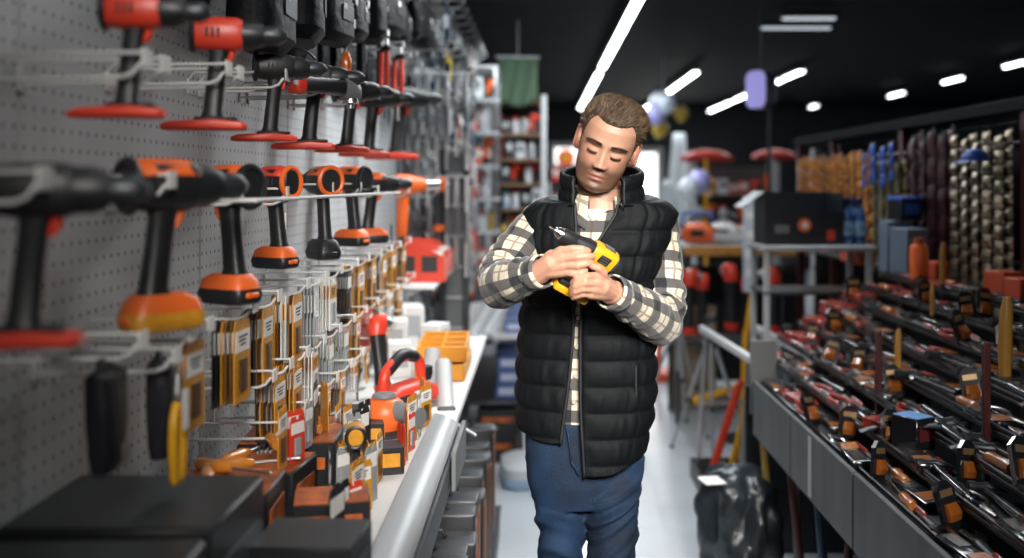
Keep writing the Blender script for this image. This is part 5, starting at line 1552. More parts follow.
# a few things that stand up out of the rows
def make_upright(name, hm, h):
    e = empty(name)
    b = MB(); b.loft([((0, 0, 0), (.014, 0, 0), (0, .012, 0)), ((0, 0, h * .5), (.017, 0, 0), (0, .014, 0)), ((.004, 0, h * .85), (.015, 0, 0), (0, .012, 0)), ((.006, 0, h), (.008, 0, 0), (0, .007, 0))], 12); b.build('handle', hm, e)
    b = MB(); b.lathe([(.003, -.03), (.012, -.03), (.012, .012), (.003, .014)], 12); b.build('ferrule', DSTEEL, e)
    return e
up1 = make_upright('file_handle', mat('ochre_wood', (.40, .20, .035), .4, var=.3, scale=30, stretch=(1, 1, .1)), .20)
spread([(1.33, 2.86, 1.02, .2, 1.2, 'ochre wooden handle standing upright at the right edge of the picture'), (1.46, 2.92, 1.10, .9, .8, 'short ochre handle standing behind the other one at the right edge'), (1.55, 3.85, 1.20, .4, .8, 'ochre handle standing on the upper tiers below the maroon bundle'), (1.18, 3.30, .965, .2, .7, 'ochre handle standing in the middle tiers near the maroon post'), (1.42, 3.62, 1.11, .8, .6, 'small ochre handle standing in the middle of the stepped rows')], up1, 'handle', 'ochre handles standing in the tiers')
sd2 = make_small_box('blue_topped_box', (.10, .12, .12), GLB, mat('maroon_label', (.10, .015, .02), .4))
b = MB(); b.box((0, 0, .121), (.092, .11, .003), .001); b.build('blue_lid', mat('sky_blue_lid', (.16, .36, .72), .3), sd2)
spread([(1.045, 2.80, .845, .5, .75, 'black box with light blue lid in the lower tiers of the stand')], sd2, 'box', None)
rp_ = make_small_box('red_blister', (.09, .20, .05), mat('glossy_dark_red', (.30, .028, .016), .2, coat=.5, var=.6, scale=14), mat('silver_print', (.5, .5, .5), .25, .8))
spread([(TIER[3][0], 4.36, TIER[3][1], .1, 1.0, 'red glossy pack at the far end of the fourth tier'), (TIER[4][0], 4.40, TIER[4][1], .1, 1.1, 'red glossy pack at the far end of the fifth tier'), (TIER[2][0], 4.30, TIER[2][1], .2, .9, 'red glossy pack at the far end of the third tier'), (TIER[5][0], 4.42, TIER[5][1], .1, .9, 'red glossy pack at the far end of the sixth tier'), (TIER[0][0], 3.60, TIER[0][1], .1, .75, 'red glossy pack on the lowest tier behind the grey front'), (1.02, 2.95, .85, .3, .7, 'red glossy pack on the lower tiers left of the blue lid')], rp_, 'pack', 'red glossy packs')

# ------------------------------------------------------------------ rack with hanging packs behind the tiers
RX = 1.86
rk = empty('hanging_rack', (RX, 4.75, 0), label='tall dark rack with maroon uprights carrying hanging packs behind the stepped stand', cat='rack')
b = MB(); b.box((.10, 0, .97), (.02, 4.7, 1.74), .003); b.build('back_panel', mat('rack_back_black', (.004, .005, .006), .7, spec=.15), rk)
for y in (-2.05, -.99, .30, 1.5, 2.3):
    b = MB(); b.box((-.02, y, .945), (.05, .05, 1.89), .004); b.build('upright', MAROON, rk)
b = MB(); b.box((-.01, 0, 1.885), (.10, 4.7, .05), .004); b.build('header', mat('dark_header', (.004, .005, .007), .7, spec=.1), rk)
for z in (1.28, 1.74):
    b = MB(); b.tube([(-.03, -2.33, z), (-.03, 2.33, z)], .009, 8); b.build('hang_bar', DSTEEL, rk)
b = MB(); b.box((-.0, 0, 1.16), (.26, 4.7, .02), .003); b.build('base_shelf', DSTEEL, rk)
def make_strip(name, m, w, n, h):
    """a clip strip: narrow backing with small packets clipped along it"""
    e = empty(name)
    b = MB(); b.box((0, 0, -h / 2), (.004, w * .35, h), .001); b.build('backing_strip', BLACKP, e)
    for k in range(n):
        b = MB(); z = -h * (k + .55) / n
        b.loft([((-.006, 0, z - h / n * .44), (.002, 0, 0), (0, w * .46, 0), 5), ((-.010, .002 * (-1) ** k, z), (.008, 0, 0), (0, w * .47, 0), 3), ((-.006, 0, z + h / n * .40), (.002, 0, 0), (0, w * .46, 0), 5)], 10); b.build('packet', m, e)
    return e
AMB2 = mat('amber_film', (.46, .165, .018), .25, var=.85, scale=22, coat=.4)
SIL2 = mat('silver_film', (.34, .28, .19), .34, .85, var=.9, scale=30)
MAR2 = mat('maroon_film', (.032, .006, .009), .3, var=.5, scale=40, coat=.3)
OLI2 = mat('olive_film', (.20, .17, .085), .3, .3, var=.6, scale=50)
st_a = make_strip('amber_packet_strip', AMB2, .078, 6, .50)
st_s = make_strip('silver_packet_strip', SIL2, .072, 12, .70)
st_m = make_strip('maroon_packet_strip', MAR2, .080, 6, .72)
st_o = make_strip('olive_packet_strip', OLI2, .078, 7, .58)
def strips(proto, ys, ztop, lab, cat, grp, xo=-.06):
    lst = []
    for i, y in enumerate(ys):
        lst.append((RX + xo - .015 * (i % 2), y, ztop - .02 * ((i * 7) % 3), .1 * math.sin(i * 2.4), 1.0, lab.format(ordn(i))))
    spread(lst, proto, cat, grp)
strips(st_a, [5.40 + .058 * i for i in range(27)], 1.78, 'amber packet strip, {} from the near end of the amber section of the rack', 'packet strip', 'amber strips on the rack')
strips(st_o, [4.92 + .058 * i for i in range(8)], 1.72, 'olive packet strip, {} from the near end between maroon and amber strips', 'packet strip', 'olive strips on the rack')
strips(st_m, [4.36 + .058 * i for i in range(9)], 1.84, 'maroon packet strip, {} from the near end of the maroon bundle', 'packet strip', 'maroon strips on the rack')
strips(st_s, [3.82 + .052 * i for i in range(10)], 1.80, 'silver packet strip, {} from the near end beside the blue hat', 'packet strip', 'silver strips on the rack')
st_s2 = make_strip('silver_packet_strip', SIL2, .07, 7, .55)
strips(st_s2, [3.10 + .055 * i for i in range(11)], 1.76, 'short silver packet strip, {} from the near end past the nearest upright', 'packet strip', 'short silver strips on the rack')
st_b = make_strip('blue_packet_strip', mat('blue_film', (.03, .08, .30), .25, var=.6, scale=40), .06, 3, .20)
strips(st_b, [4.93 + .075 * i for i in range(6)], 1.80, 'short blue packet strip high on the rack, {} from the near end', 'packet strip', 'blue strips on the rack', -.12)
# goods on the base shelf of that rack
gb = make_small_box('grey_blue_box', (.12, .16, .24), mat('grey_blue_card', (.13, .18, .24), .5), mat('grey_blue_print', (.18, .24, .31), .5))
spread([(1.66, 4.50, 1.17, .2, .9, 'grey blue box standing at the foot of the rack, the nearer of two'), (1.68, 4.72, 1.17, -.1, 1.0, 'grey blue box standing at the foot of the rack, the farther of two')], gb, 'box', 'grey blue boxes')
e = empty('orange_canister', (1.60, 4.22, 1.165), label='orange canister with dark cap standing in front of the grey blue boxes', cat='canister')
b = MB(); b.lathe([(.004, 0), (.036, 0), (.038, .01), (.038, .15), (.028, .165), (.004, .168)], 20); b.build('can_body', ORANGE, e)
b = MB(); b.lathe([(.003, .166), (.020, .166), (.020, .19), (.003, .192)], 16); b.build('cap', mat('burnt_orange_cap', (.4, .07, .02), .4), e)
rb = make_small_box('red_orange_box', (.08, .10, .09), mat('red_orange_card', (.55, .075, .03), .4), mat('dark_red_label', (.25, .02, .02), .4))
spread([(1.68, 3.62, 1.17, .2, 1.1, 'red orange box at the foot of the rack near the right edge of the picture'), (1.66, 3.44, 1.17, .1, 1.0, 'red orange box nearest of the three at the foot of the rack'), (1.70, 4.30, 1.17, .3, .9, 'red orange box below the maroon bundle'), (1.66, 5.15, 1.17, .2, 1.0, 'red orange box at the foot of the olive strips'), (1.68, 5.4, 1.17, .4, .9, 'red orange box at the foot of the rack beside the black display carton')], rb, 'box', 'red orange boxes')
bt_ = make_small_box('blue_top_box', (.11, .12, .10), BCARD, mat('blue_print', (.03, .10, .36), .4))
b = MB(); b.box((0, 0, .102), (.112, .122, .02), .004); b.build('blue_lid', BLUE, bt_)
spread([(1.70, 4.66, 1.415, .2, 1.0, 'black box with blue lid on top of the grey blue box')], bt_, 'box', None)
e = empty('visor_hat', at(975, 161, 3.95), (0, 0, R_(200)), 'bright blue visor hat hanging in front of the silver strips', 'hat')
b = MB(); b.lathe([(.052, 0), (.051, .012), (.044, .032), (.028, .046), (.003, .050)], 24); b.build('crown', BLUE, e)
b = MB(); b.loft([((.035, 0, .004), (0, .048, 0), (0, 0, .003)), ((.07, 0, -.004), (0, .042, 0), (0, 0, .003)), ((.092, 0, -.012), (0, .020, 0), (0, 0, .002))], 16); b.build('peak', mat('deep_blue', (.018, .05, .22), .4), e)
b = MB(); b.tube([(.0, 0, .048), (-.03, 0, .07), (-.06, -.03, .072)], .003, 6); b.build('hang_loop', BLACKP, e)

# ------------------------------------------------------------------ black display carton with bottles on a grey shelf
e = empty('grey_side_shelf', (1.36, 5.05, 0), label='light grey shelf on legs under the black display carton', cat='shelf')
b = MB(); b.box((0, 0, 1.27), (.56, .36, .025), .004); b.build('shelf_board', LGREY, e)
for sx in (-.25, .25):
    for sy in (-.15, .15):
        b = MB(); b.box((sx, sy, .629), (.028, .028, 1.257), .003); b.build('leg', LGREY, e)
b = MB(); b.box((0, 0, 1.05), (.53, .33, .016), .003); b.build('lower_shelf', DSTEEL, e)
e = empty('display_carton', (1.30, 5.05, 1.283), label='black open display carton with a round orange emblem, left of blue bottles', cat='carton')
b = MB(); W, D, H = .38, .26, .26
b.box((0, D / 2, H / 2), (W, .008, H)); b.box((-W / 2, 0, H / 2), (.008, D, H)); b.box((W / 2, 0, H / 2), (.008, D, H)); b.box((0, 0, .004), (W, D, .008)); b.box((0, -D / 2, H * .32), (W, .008, H * .64)); b.build('carton_body', mat('dark_display_card', (.010, .013, .020), .4), e)
b = MB(); b.box((0, 0, 0), (.13, .25, .005), .001, M=Matrix.Translation((-W / 2 - .055, 0, H - .035)) @ Matrix.Rotation(R_(-38), 4, 'Y')); b.build('open_flap', BCARD, e)
b = MB(); b.lathe([(.001, -.002), (.034, -.002), (.034, .002), (.001, .002)], 24, (-.0, -D / 2 - .006, .10), 'Y'); em = b.build('round_emblem', mat('orange_emblem', (.75, .16, .04), .4), e)
b = MB(); b.prism([(-.016, .085), (.014, .085), (.018, .108), (.0, .120), (-.014, .108)], -D / 2 - .0105, -D / 2 - .0085, 'Y'); b.build('emblem_mark', WHITE, em)
b = MB(); b.box((-.11, -D / 2 - .005, .08), (.07, .003, .04), .0005); b.build('grey_patch', GREYP, e)
b = MB(); b.box((.13, -D / 2 - .005, .05), (.04, .003, .05), .0005); b.build('red_patch', RED, e)
def make_bottle():
    e = empty('blue_bottle')
    b = MB(); b.lathe([(.003, 0), (.026, 0), (.028, .006), (.028, .12), (.022, .14), (.011, .155), (.011, .17), (.003, .172)], 18); b.build('bottle_body', mat('glossy_blue', (.015, .065, .20), .08, coat=.8), e)
    b = MB(); b.lathe([(.003, .17), (.014, .17), (.014, .196), (.003, .198)], 16); b.build('cap', mat('navy_cap', (.01, .02, .06), .3), e)
    b = MB(); b.lathe([(.0285, .04), (.0288, .042), (.0288, .098), (.0285, .10)], 18); b.build('label', mat('blue_white_label', (.20, .34, .50), .25, var=.6, scale=40), e)
    return e
lst = [(1.52 + .062 * (i % 2), 4.95 + .07 * (i // 2), 1.283, .5 * i, 1.18, f'glossy blue bottle, {["left", "right"][i % 2]} one in the {["front", "middle", "rear"][i // 2]} row right of the display carton') for i in range(6)]
spread(lst, make_bottle(), 'bottle', 'glossy blue bottles')

# ------------------------------------------------------------------ long handles leaning under the stand
def make_long(name, hm, L, hr=.015):
    e = empty(name)
    b = MB(); b.tube([(0, 0, .06), (0, 0, L * .6), (0, 0, L)], [hr, hr * 1.05, hr * .9], 10, round_ends=True); b.build('shaft', hm, e)
    b = MB(); b.loft([((0, 0, .0), (.045, 0, 0), (0, .006, 0)), ((0, 0, .05), (.050, 0, 0), (0, .010, 0)), ((0, 0, .085), (.018, 0, 0), (0, .016, 0))], 14); b.build('foot_blade', DSTEEL, e)
    return e
WOODH = mat('yellow_ash_handle', (.42, .27, .08), .45, var=.25, scale=20, stretch=(1, 1, .1))
lh = make_long('long_handled_tool', WOODH, .55); n = 0
cols = [('pale wood', WOODH), ('maroon', MAROON), ('grey', GREYP), ('dark blue', mat('dark_blue_handle', (.02, .04, .08), .4))]
pos = [(.93, 3.95, 0), (.97, 3.75, 2), (.95, 3.55, 1), (.98, 3.36, 3), (.94, 3.18, 1), (.97, 3.0, 3), (.95, 2.85, 2), (.98, 2.62, 1), (.96, 2.4, 3)]
for i, (x, y, ci) in enumerate(pos):
    lb = f'{cols[ci][0]} handled long tool standing under the stepped stand, {ordn(i)} from the far end'
    rot = (R_(6) * math.sin(i * 1.9), R_(-5), .3 * i)
    if i == 0: lh.location = (x, y, .01); lh.rotation_euler = rot; tag(lh, lb, 'tool', 'long tools under the stand')
    else: copy_tree(lh, (x, y, .01), rot, 1.0, lb, swap={'shaft': cols[ci][1]})

# ------------------------------------------------------------------ tripods, trestle, bars and bins beyond the stand
def make_tripod():
    e = empty('tripod')
    H = .78
    for k in range(3):
        a = 2 * PI * k / 3 + .4
        f = Vector((.26 * math.cos(a), .26 * math.sin(a), .012)); t = Vector((.025 * math.cos(a), .025 * math.sin(a), H * .84))
        b = MB(); b.tube([t, t.lerp(f, .55)], .012, 8); lg = b.build('leg', mat('satin_silver', (.46, .47, .49), .3, .85), e)
        b = MB(); b.tube([t.lerp(f, .5), f], .008, 8); b.build('lower_leg', STEEL, lg)
        b = MB(); b.ball(f, .013, 8); b.build('foot', BLACKP, lg)
        b = MB(); b.box(t.lerp(f, .55), (.03, .03, .035), .006); b.build('leg_clamp', BLACKP, lg)
    b = MB(); b.lathe([(.003, H * .80), (.03, H * .80), (.034, H * .84), (.03, H * .88), (.003, H * .88)], 16); b.build('crown', BLACKP, e)
    b = MB(); b.tube([(0, 0, H * .5), (0, 0, H)], .011, 10); b.build('centre_column', STEEL, e)
    b = MB(); b.box((0, 0, H + .02), (.06, .06, .04), .01); b.build('head', BLACKP, e)
    b = MB(); b.tube([(0, 0, H + .01), (-.09, -.05, H - .05)], .006, 8, round_ends=True); b.build('pan_handle', BLACKP, e)
    return e
tp = make_tripod()
tp.location = (1.0, 5.85, 0); tag(tp, 'silver tripod nearest the grey end board of the stand', 'tripod', 'silver tripods')
copy_tree(tp, (.88, 6.42, 0), (0, 0, .8), 1.0, label='silver tripod standing behind the nearest tripod')
copy_tree(tp, (1.42, 5.72, 0), (0, 0, 1.7), .95, label='silver tripod farthest right, half hidden by the red packs')
# folding trestle of aluminium rails
e = empty('folding_trestle', (1.06, 4.95, 0), (0, 0, R_(4)), 'aluminium folding trestle with long rails beside the tripods', 'trestle')
for sx in (-.15, .15):
    b = MB(); b.box((sx, 0, .80), (.03, 1.0, .035), .004); b.build('top_rail', mat('white_aluminium', (.74, .75, .76), .35, .2), e)
for sy in (-.44, .38):
    for sx in (-1, 1):
        b = MB(); b.tube([(sx * .15, sy, .785), (sx * .19, sy + .05, .0)], .013, 8); b.build('leg', STEEL, e)
    b = MB(); b.tube([(-.17, sy, .42), (.17, sy, .42)], .010, 8); b.build('cross_tie', STEEL, e)
def make_bar(name, m, L):
    e = empty(name)
    b = MB(); b.loft([((0, 0, 0), (.022, 0, 0), (0, .012, 0), 4), ((0, 0, L * .9), (.020, 0, 0), (0, .011, 0), 4), ((.01, 0, L), (.016, 0, 0), (0, .008, 0), 4)], 14); b.build('bar', m, e)
    b = MB(); b.box((0, 0, .012), (.055, .035, .024), .005); b.build('shoe', DSTEEL, e)
    return e
rb_ = make_bar('lever_bar', RED, .50)
rb_.location = (.915, 5.30, .07); rb_.rotation_euler = (0, R_(17), 0); tag(rb_, 'bright red lever bar leaning against the trestle', 'bar', 'red lever bars')
copy_tree(rb_, (1.02, 4.95, .07), (0, R_(13), .2), .85, label='dark side red lever bar, right of the yellow bar')
yb = make_bar('prop_bar', YEL, .46); yb.location = (.965, 5.12, .07); yb.rotation_euler = (0, R_(15), 0); tag(yb, 'yellow prop bar leaning between the two red bars', 'bar', 'yellow prop bars')
copy_tree(yb, (.88, 5.9, .30), (0, R_(78), .3), .9, label='yellow prop bar lying nearly level among the tripod legs')
e = empty('wire_floor_bin', (1.0, 5.1, 0), label='low black floor bin holding the red and yellow bars', cat='bin')
b = MB(); b.box((0, 0, .006), (.36, .66, .012)); b.build('bin_floor', BLACKP, e)
for c, sz in (((-.18, 0, .05), (.010, .66, .10)), ((.18, 0, .05), (.010, .66, .10)), ((0, -.33, .05), (.36, .010, .10)), ((0, .33, .05), (.36, .010, .10))):
    b = MB(); b.box(c, sz, .002); b.build('bin_wall', DSTEEL, e)
e = empty('folded_cardboard', (1.08, 7.10, 0), (0, 0, R_(3)), 'tall folded cardboard sheets standing behind the tripods', 'cardboard')
for k in range(3):
    b = MB(); b.box((.005 * k, .03 * k, .36), (.34, .018, .72 - .03 * k), .002); b.build('sheet', mat('kraft_board', (.36, .27, .17), .7, var=.15, scale=10), e)
# red trestle stand on the floor beyond
e = empty('red_axle_stand', (.95, 8.12, 0), label='orange red tubular stand on the floor beside the elbow of the man', cat='stand')
b = MB(); b.tube([(-.02, 0, .03), (.06, 0, .50)], .028, 10); b.build('post', mat('orange_red_paint', (.72, .085, .03), .4), e)
b = MB(); b.box((.06, 0, .04), (.24, .30, .08), .012); b.build('base', mat('orange_red_paint', (.72, .085, .03), .4), e)
b = MB(); b.box((.06, 0, .515), (.08, .08, .03), .006); b.build('saddle', DSTEEL, e)
# black sack with a white tag
e = empty('black_sack', (.80, 4.0, 0), (0, 0, .2), 'creased black plastic sack with white tag on the floor at the stand', 'sack')
m_ = MB(); rg = []
for j in range(26):
    t = j / 25
    z = .44 * t
    r0 = .20 * (1 - .28 * t) * (.9 + .1 * math.sin(t * 3)) if t < .9 else .20 * .70 * (1 - (t - .9) * 4.5)
    row = []
    for k in range(56):
        a = 2 * PI * k / 56
        w = noise.noise(Vector((math.cos(a) * 2.2, math.sin(a) * 2.2, z * 5))) * .05 + abs(noise.noise(Vector((math.cos(a) * 5, math.sin(a) * 5, z * 9 + 4)))) * .05
        row.append(((r0 * .78 + w) * math.cos(a), (r0 * 1.05 + w) * math.sin(a), z + .05 * noise.noise(Vector((a * 2, t * 4, 2))) * t))
    rg.append(row)
m_.rings(rg)
b = m_; b.build('sack_body', mat('black_polythene', (.018, .024, .030), .3, bump=.4, bscale=18), e, 180)
b = MB(); b.box((-.15, -.08, .43), (.085, .10, .006), .002); b.build('white_tag', WHITE, e)
# ------------------------------------------------------------------ counter with garden machines beyond the man
CY = 7.6
e = empty('machine_counter', (1.50, CY, 0), label='counter with an orange wooden edge carrying white and orange machines', cat='counter')
ZC = zat(246, CY - .3)
b = MB(); b.box((0, 0, ZC - .02), (.90, .62, .04), .004); b.build('counter_top', mat('pale_counter', (.45, .45, .44), .5), e)
b = MB(); b.box((0, -.315, ZC - .035), (.90, .014, .07), .003); b.build('front_edge', mat('orange_wood_edge', (.60, .28, .06), .45, var=.2, scale=10), e)
for x in (-.42, .42):
    b = MB(); b.box((x, 0, (ZC - .04) / 2), (.05, .55, ZC - .04), .004); b.build('end_frame', DSTEEL, e)
b = MB(); b.box((0, .24, .5), (.78, .02, .9)); b.build('back_board', BLACKP, e)
def make_chainsaw(name, body, trim):
    e = empty(name)
    b = MB(); b.loft([((-.16, 0, .075), (0, .055, 0), (0, 0, .050)), ((-.12, 0, .085), (0, .075, 0), (0, 0, .078)), ((.0, 0, .090), (0, .080, 0), (0, 0, .085)), ((.09, 0, .075), (0, .065, 0), (0, 0, .060))], 18, p=3); b.build('engine_cover', body, e)
    b = MB(); b.prism([(.06, .035), (.44, .045), (.47, .065), (.44, .085), (.06, .10)], -.014, .0, 'Y'); b.build('guide_bar', mat('white_bar_cover', (.66, .67, .66), .45), e)
    b = MB(); b.tube(bez([Vector(p) for p in ((-.10, 0, .15), (-.08, 0, .21), (.0, 0, .225), (.05, 0, .20), (.06, 0, .13))], 6), .013, 10); b.build('front_handle', BLACKP, e)
    b = MB(); b.tube(bez([Vector(p) for p in ((-.13, 0, .13), (-.22, 0, .15), (-.27, 0, .11), (-.24, 0, .05), (-.13, 0, .045))], 6), .015, 10); b.build('rear_handle', trim, e)
    b = MB(); b.box((-.02, -.082, .09), (.11, .006, .05), .002); b.build('side_badge', trim, e)
    return e
WMAC = mat('machine_white', (.68, .68, .66), .4)
c1 = make_chainsaw('chainsaw', mat('bright_orange_red', (.80, .13, .03), .4), BLACKP)
c1.location = (1.22, CY - .12, ZC + .001); c1.rotation_euler = (0, 0, R_(-28)); c1.scale = (.95,) * 3; tag(c1, 'orange chainsaw with white bar lying on the counter, nearest the shoulder of the man', 'chainsaw', 'chainsaws on the counter')
copy_tree(c1, (1.42, CY - .05, ZC + .001), (0, 0, R_(-32)), .95, label='white chainsaw lying in the middle of the counter', swap={'engine_cover': WMAC})
copy_tree(c1, (1.66, CY - .0, ZC + .001), (0, 0, R_(-34)), .9, label='white chainsaw at the right end of the counter by the upright display', swap={'engine_cover': WMAC, 'rear_handle': RED})
e = empty('blue_toolbox', (1.23, CY + .20, ZC), (0, 0, 0), 'blue open toolbox with a raised handle behind the chainsaws', 'toolbox')
b = MB(); b.box((0, 0, .065), (.24, .16, .13), .01); b.build('box_body', mat('mid_blue', (.06, .14, .42), .4), e)
for s_ in (-1, 1):
    b = MB(); b.box((s_ * .112, 0, .18), (.016, .05, .12), .004); b.build('handle_arm', mat('mid_blue', (.06, .14, .42), .4), e)
b = MB(); b.tube([(-.112, 0, .225), (.112, 0, .225)], .013, 10); b.build('handle_bar', mat('mid_blue', (.06, .14, .42), .4), e)
bl = make_small_box('periwinkle_pack', (.12, .10, .09), mat('periwinkle', (.28, .33, .62), .4), WHITE)
spread([(1.46, CY + .22, ZC + .001, .2, 1.0, 'periwinkle blue pack behind the white chainsaw'), (1.60, CY + .20, ZC + .001, .5, .9, 'periwinkle blue pack near the right end of the counter'), (1.36, CY + .24, ZC + .001, .1, .8, 'periwinkle blue pack right beside the blue toolbox')], bl, 'pack', 'periwinkle packs')
# red and dark machines under and before the counter
rm = make_grinder('red_breaker', RED, RED, False)
lst = [(1.00, 6.75, .62, .3, 1.5), (1.12, 6.9, .60, 1.2, 1.4), (1.28, 6.7, .66, 2.0, 1.5), (1.42, 6.85, .60, .8, 1.4), (1.56, 6.7, .64, 2.6, 1.5)]
e = empty('machine_shelf', (1.28, 6.8, 0), label='dark low shelf with red machines before the orange edged counter', cat='shelf')
b = MB(); b.box((0, 0, .530), (.80, .44, .03), .004); b.build('shelf_board', DSTEEL, e)
for sx in (-.37, .37):
    for sy in (-.19, .19):
        b = MB(); b.box((sx, sy, .2575), (.03, .03, .515), .003); b.build('leg', DSTEEL, e)
nm = ['leftmost, by the sleeve', 'second from the sleeve', 'in the middle', 'fourth from the sleeve', 'at the right end']
spread([(x, y, z, rz, s_, f'red and black breaker machine standing on the dark low shelf, {nm[i]}') for i, (x, y, z, rz, s_) in enumerate(lst)], rm, 'machine', 'red machines on the low shelf')
# upright white display with yellow stem right of the counter
e = empty('price_totem', at(750, 262, 6.2) * Vector((1, 1, 0)) if False else (xat(750, 6.2), 6.2, 0), label='white upright price display on a yellow stem', cat='sign')
zb, zt = zat(292, 6.2), zat(196, 6.2)
b = MB(); b.box((0, 0, (zb + zt) / 2), (.085, .03, zt - zb), .004); b.build('board', mat('blue_white_board', (.52, .56, .62), .5), e)
b = MB(); b.tube([(.02, 0, zb + .02), (-.03, 0, .62), (-.05, 0, .01)], .018, 10); b.build('stem', YEL, e)
b = MB(); b.lathe([(.003, .0), (.13, 0), (.12, .02), (.003, .022)], 20, (-.05, 0, 0)); b.build('foot_plate', DSTEEL, e)
for k in range(4):
    b = MB(); b.box((0, -.017, zb + (zt - zb) * (.2 + .2 * k)), (.06, .003, .05), .0005); b.build('price_card', WHITE, e)

# ------------------------------------------------------------------ lavender sign drum on its pole
SY = 7.15
cs_ = at(761, 90, SY)
e = empty('lightbox_sign', (cs_.x, SY, 0), label='lavender rounded projecting sign on a thin dark pole', cat='sign')
o = []
W, H, R = .17, .275, .06
for cx, cz, a0 in ((W / 2 - R, H / 2 - R, 0), (-W / 2 + R, H / 2 - R, 90), (-W / 2 + R, -H / 2 + R, 180), (W / 2 - R, -H / 2 + R, 270)):
    for k in range(6):
        a = math.radians(a0 + 18 * k); o.append((cx + R * math.cos(a), cs_.z + cz + R * math.sin(a)))
Mr = Matrix.Rotation(R_(-46), 4, 'Z')
b = MB(); b.prism(o, -.065, .065, 'Y', M=Mr); bd = b.build('sign_body', mat('sign_side', (.03, .03, .055), .4), e)
b = MB(); b.prism([(x * .97, cs_.z + (z - cs_.z) * .97) for x, z in o], -.070, -.064, 'Y', M=Mr); b.build('sign_face', mat('lavender_face', (.36, .33, .68), .4, emit=(.40, .36, .85), estr=.35), e)
b = MB(); b.prism([(x * .97, cs_.z + (z - cs_.z) * .97) for x, z in o], .064, .070, 'Y', M=Mr); b.build('sign_face', mat('pale_face', (.55, .58, .66), .4, emit=(.7, .75, .9), estr=.3), e)
b = MB(); b.tube([(.06, .0, .01), (.06, 0, cs_.z - H / 2 + .02)], .014, 10); b.build('pole', DSTEEL, e)
b = MB(); b.lathe([(.003, 0), (.09, 0), (.085, .018), (.003, .02)], 24, (.06, 0, 0)); b.build('pole_base', DSTEEL, e)
b = MB(); b.tube([(0, 0, cs_.z + H / 2 - .01), (0, 0, CEIL)], .004, 6); b.build('hanger', DSTEEL, e)

# ------------------------------------------------------------------ balloons
def make_balloon(name, m):
    e = empty(name)
    b = MB(); b.lathe([(.004, -.135), (.03, -.125), (.075, -.085), (.105, -.03), (.115, .02), (.105, .07), (.07, .108), (.03, .125), (.003, .128)], 24); b.build('balloon_skin', m, e)
    b = MB(); b.lathe([(.002, -.15), (.014, -.148), (.006, -.136), (.002, -.132)], 12); b.build('knot', m, e)
    return e
BWHITE = mat('white_balloon', (.66, .70, .74), .25); BYEL = mat('yellow_balloon', (.62, .42, .06), .25); BLAV = mat('lavender_balloon', (.40, .38, .72), .25)
bl1 = make_balloon('balloon', BWHITE); BY = 11.2
def ball(px, py, Y, s_, m, lab, first=False):
    p = at(px, py, Y)
    if first: bl1.location = p; bl1.scale = (s_,) * 3; tag(bl1, lab, 'balloon', 'balloons'); return
    copy_tree(bl1, p, (.3, .2, px), s_, lab, swap={'balloon_skin': m, 'knot': m})
ball(661, 105, BY, 1.25, BWHITE, 'white balloon largest in the bunch hanging right of the head of the man', True)
ball(656, 115, BY - .25, .95, BLAV, 'lavender balloon low left in the bunch under the white balloon')
ball(681, 114, BY + .1, .75, BYEL, 'yellow balloon at the right side of the white balloon')
ball(660, 129, BY, .85, BYEL, 'yellow balloon lowest in the bunch under the white balloon')
ball(667, 104, BY - .5, .85, mat('pale_balloon', (.60, .66, .75), .25), 'pale blue balloon right in front of the large white one')
e = empty('balloon_ribbon', at(663, 96, BY), label='thin ribbon holding the balloon bunch to the ceiling', cat='ribbon')
b = MB(); b.tube([(0, 0, 0), (.01, 0, CEIL - at(663, 96, BY).z)], .006, 6); b.build('ribbon', LGREY, e)
ball(689, 189, 9.5, .9, BWHITE, 'white balloon standing among the goods behind the blue toolbox')
ball(699, 182, 9.7, .95, BLAV, 'lavender balloon right of the white balloon above the toolbox')
ball(709, 187, 9.9, .75, mat('peach_balloon', (.66, .34, .13), .25), 'peach balloon right of the lavender balloon')

# ------------------------------------------------------------------ shelf unit with small goods at the end of the left run
def make_unit(name, x, y, w, h, d, levels, label, back=True):
    e = empty(name, (x, y, 0), label=label, cat='shelving')
    for sx in (-1, 1):
        for sy in (-1, 1):
            b = MB(); b.box((sx * (w / 2 - .02), sy * (d / 2 - .02), h / 2), (.045, .045, h), .004); b.build('post', mat('pale_post', (.55, .56, .57), .4), e)
    for z in levels:
        b = MB(); b.box((0, 0, z), (w, d, .028), .004); b.build('shelf_board', mat('brown_board', (.16, .085, .04), .55), e)
    if back:
        b = MB(); b.box((0, d / 2 - .005, h / 2 + .1), (w - .05, .01, h - .3)); b.build('back_panel', mat('back_grey', (.08, .085, .09), .6), e)
    return e
def goods(name_prefix, x0, x1, y, levels, seed, desc, group, hmax=.26, n=6, k=1.0):
    """mixed stock on shelf boards: boxes, jars and cans, each its own thing"""
    r_ = random.Random(seed)
    LV = {len(levels) - 1: 'top'}
    for li, z in enumerate(levels):
        x = x0; i = 0
        while x < x1 - .05:
            kind, cn, o, sx, sh = r_.choice(STOCK)
            hh = r_.uniform(.75, 1.15) * min(1, hmax / sh) * (k if k == 1 else 1)
            w_ = sx * k
            lb = f'{cn} {kind}, {ordn(i)} from left on {"top" if li == len(levels) - 1 else (["bottom"] + ORD[1:])[li]} shelf of {desc}'
            loc = (x + w_ / 2, y + r_.uniform(-.04, .04), z + .0145)
            if o.name not in SUSED:
                SUSED.add(o.name); o.location = loc; o.scale = (k, k, hh); tag(o, lb, kind, group)
            else: copy_tree(o, loc, (0, 0, r_.uniform(-.15, .15)), (k, k, hh), lb, group)
            x += w_ + r_.uniform(.006, .03); i += 1
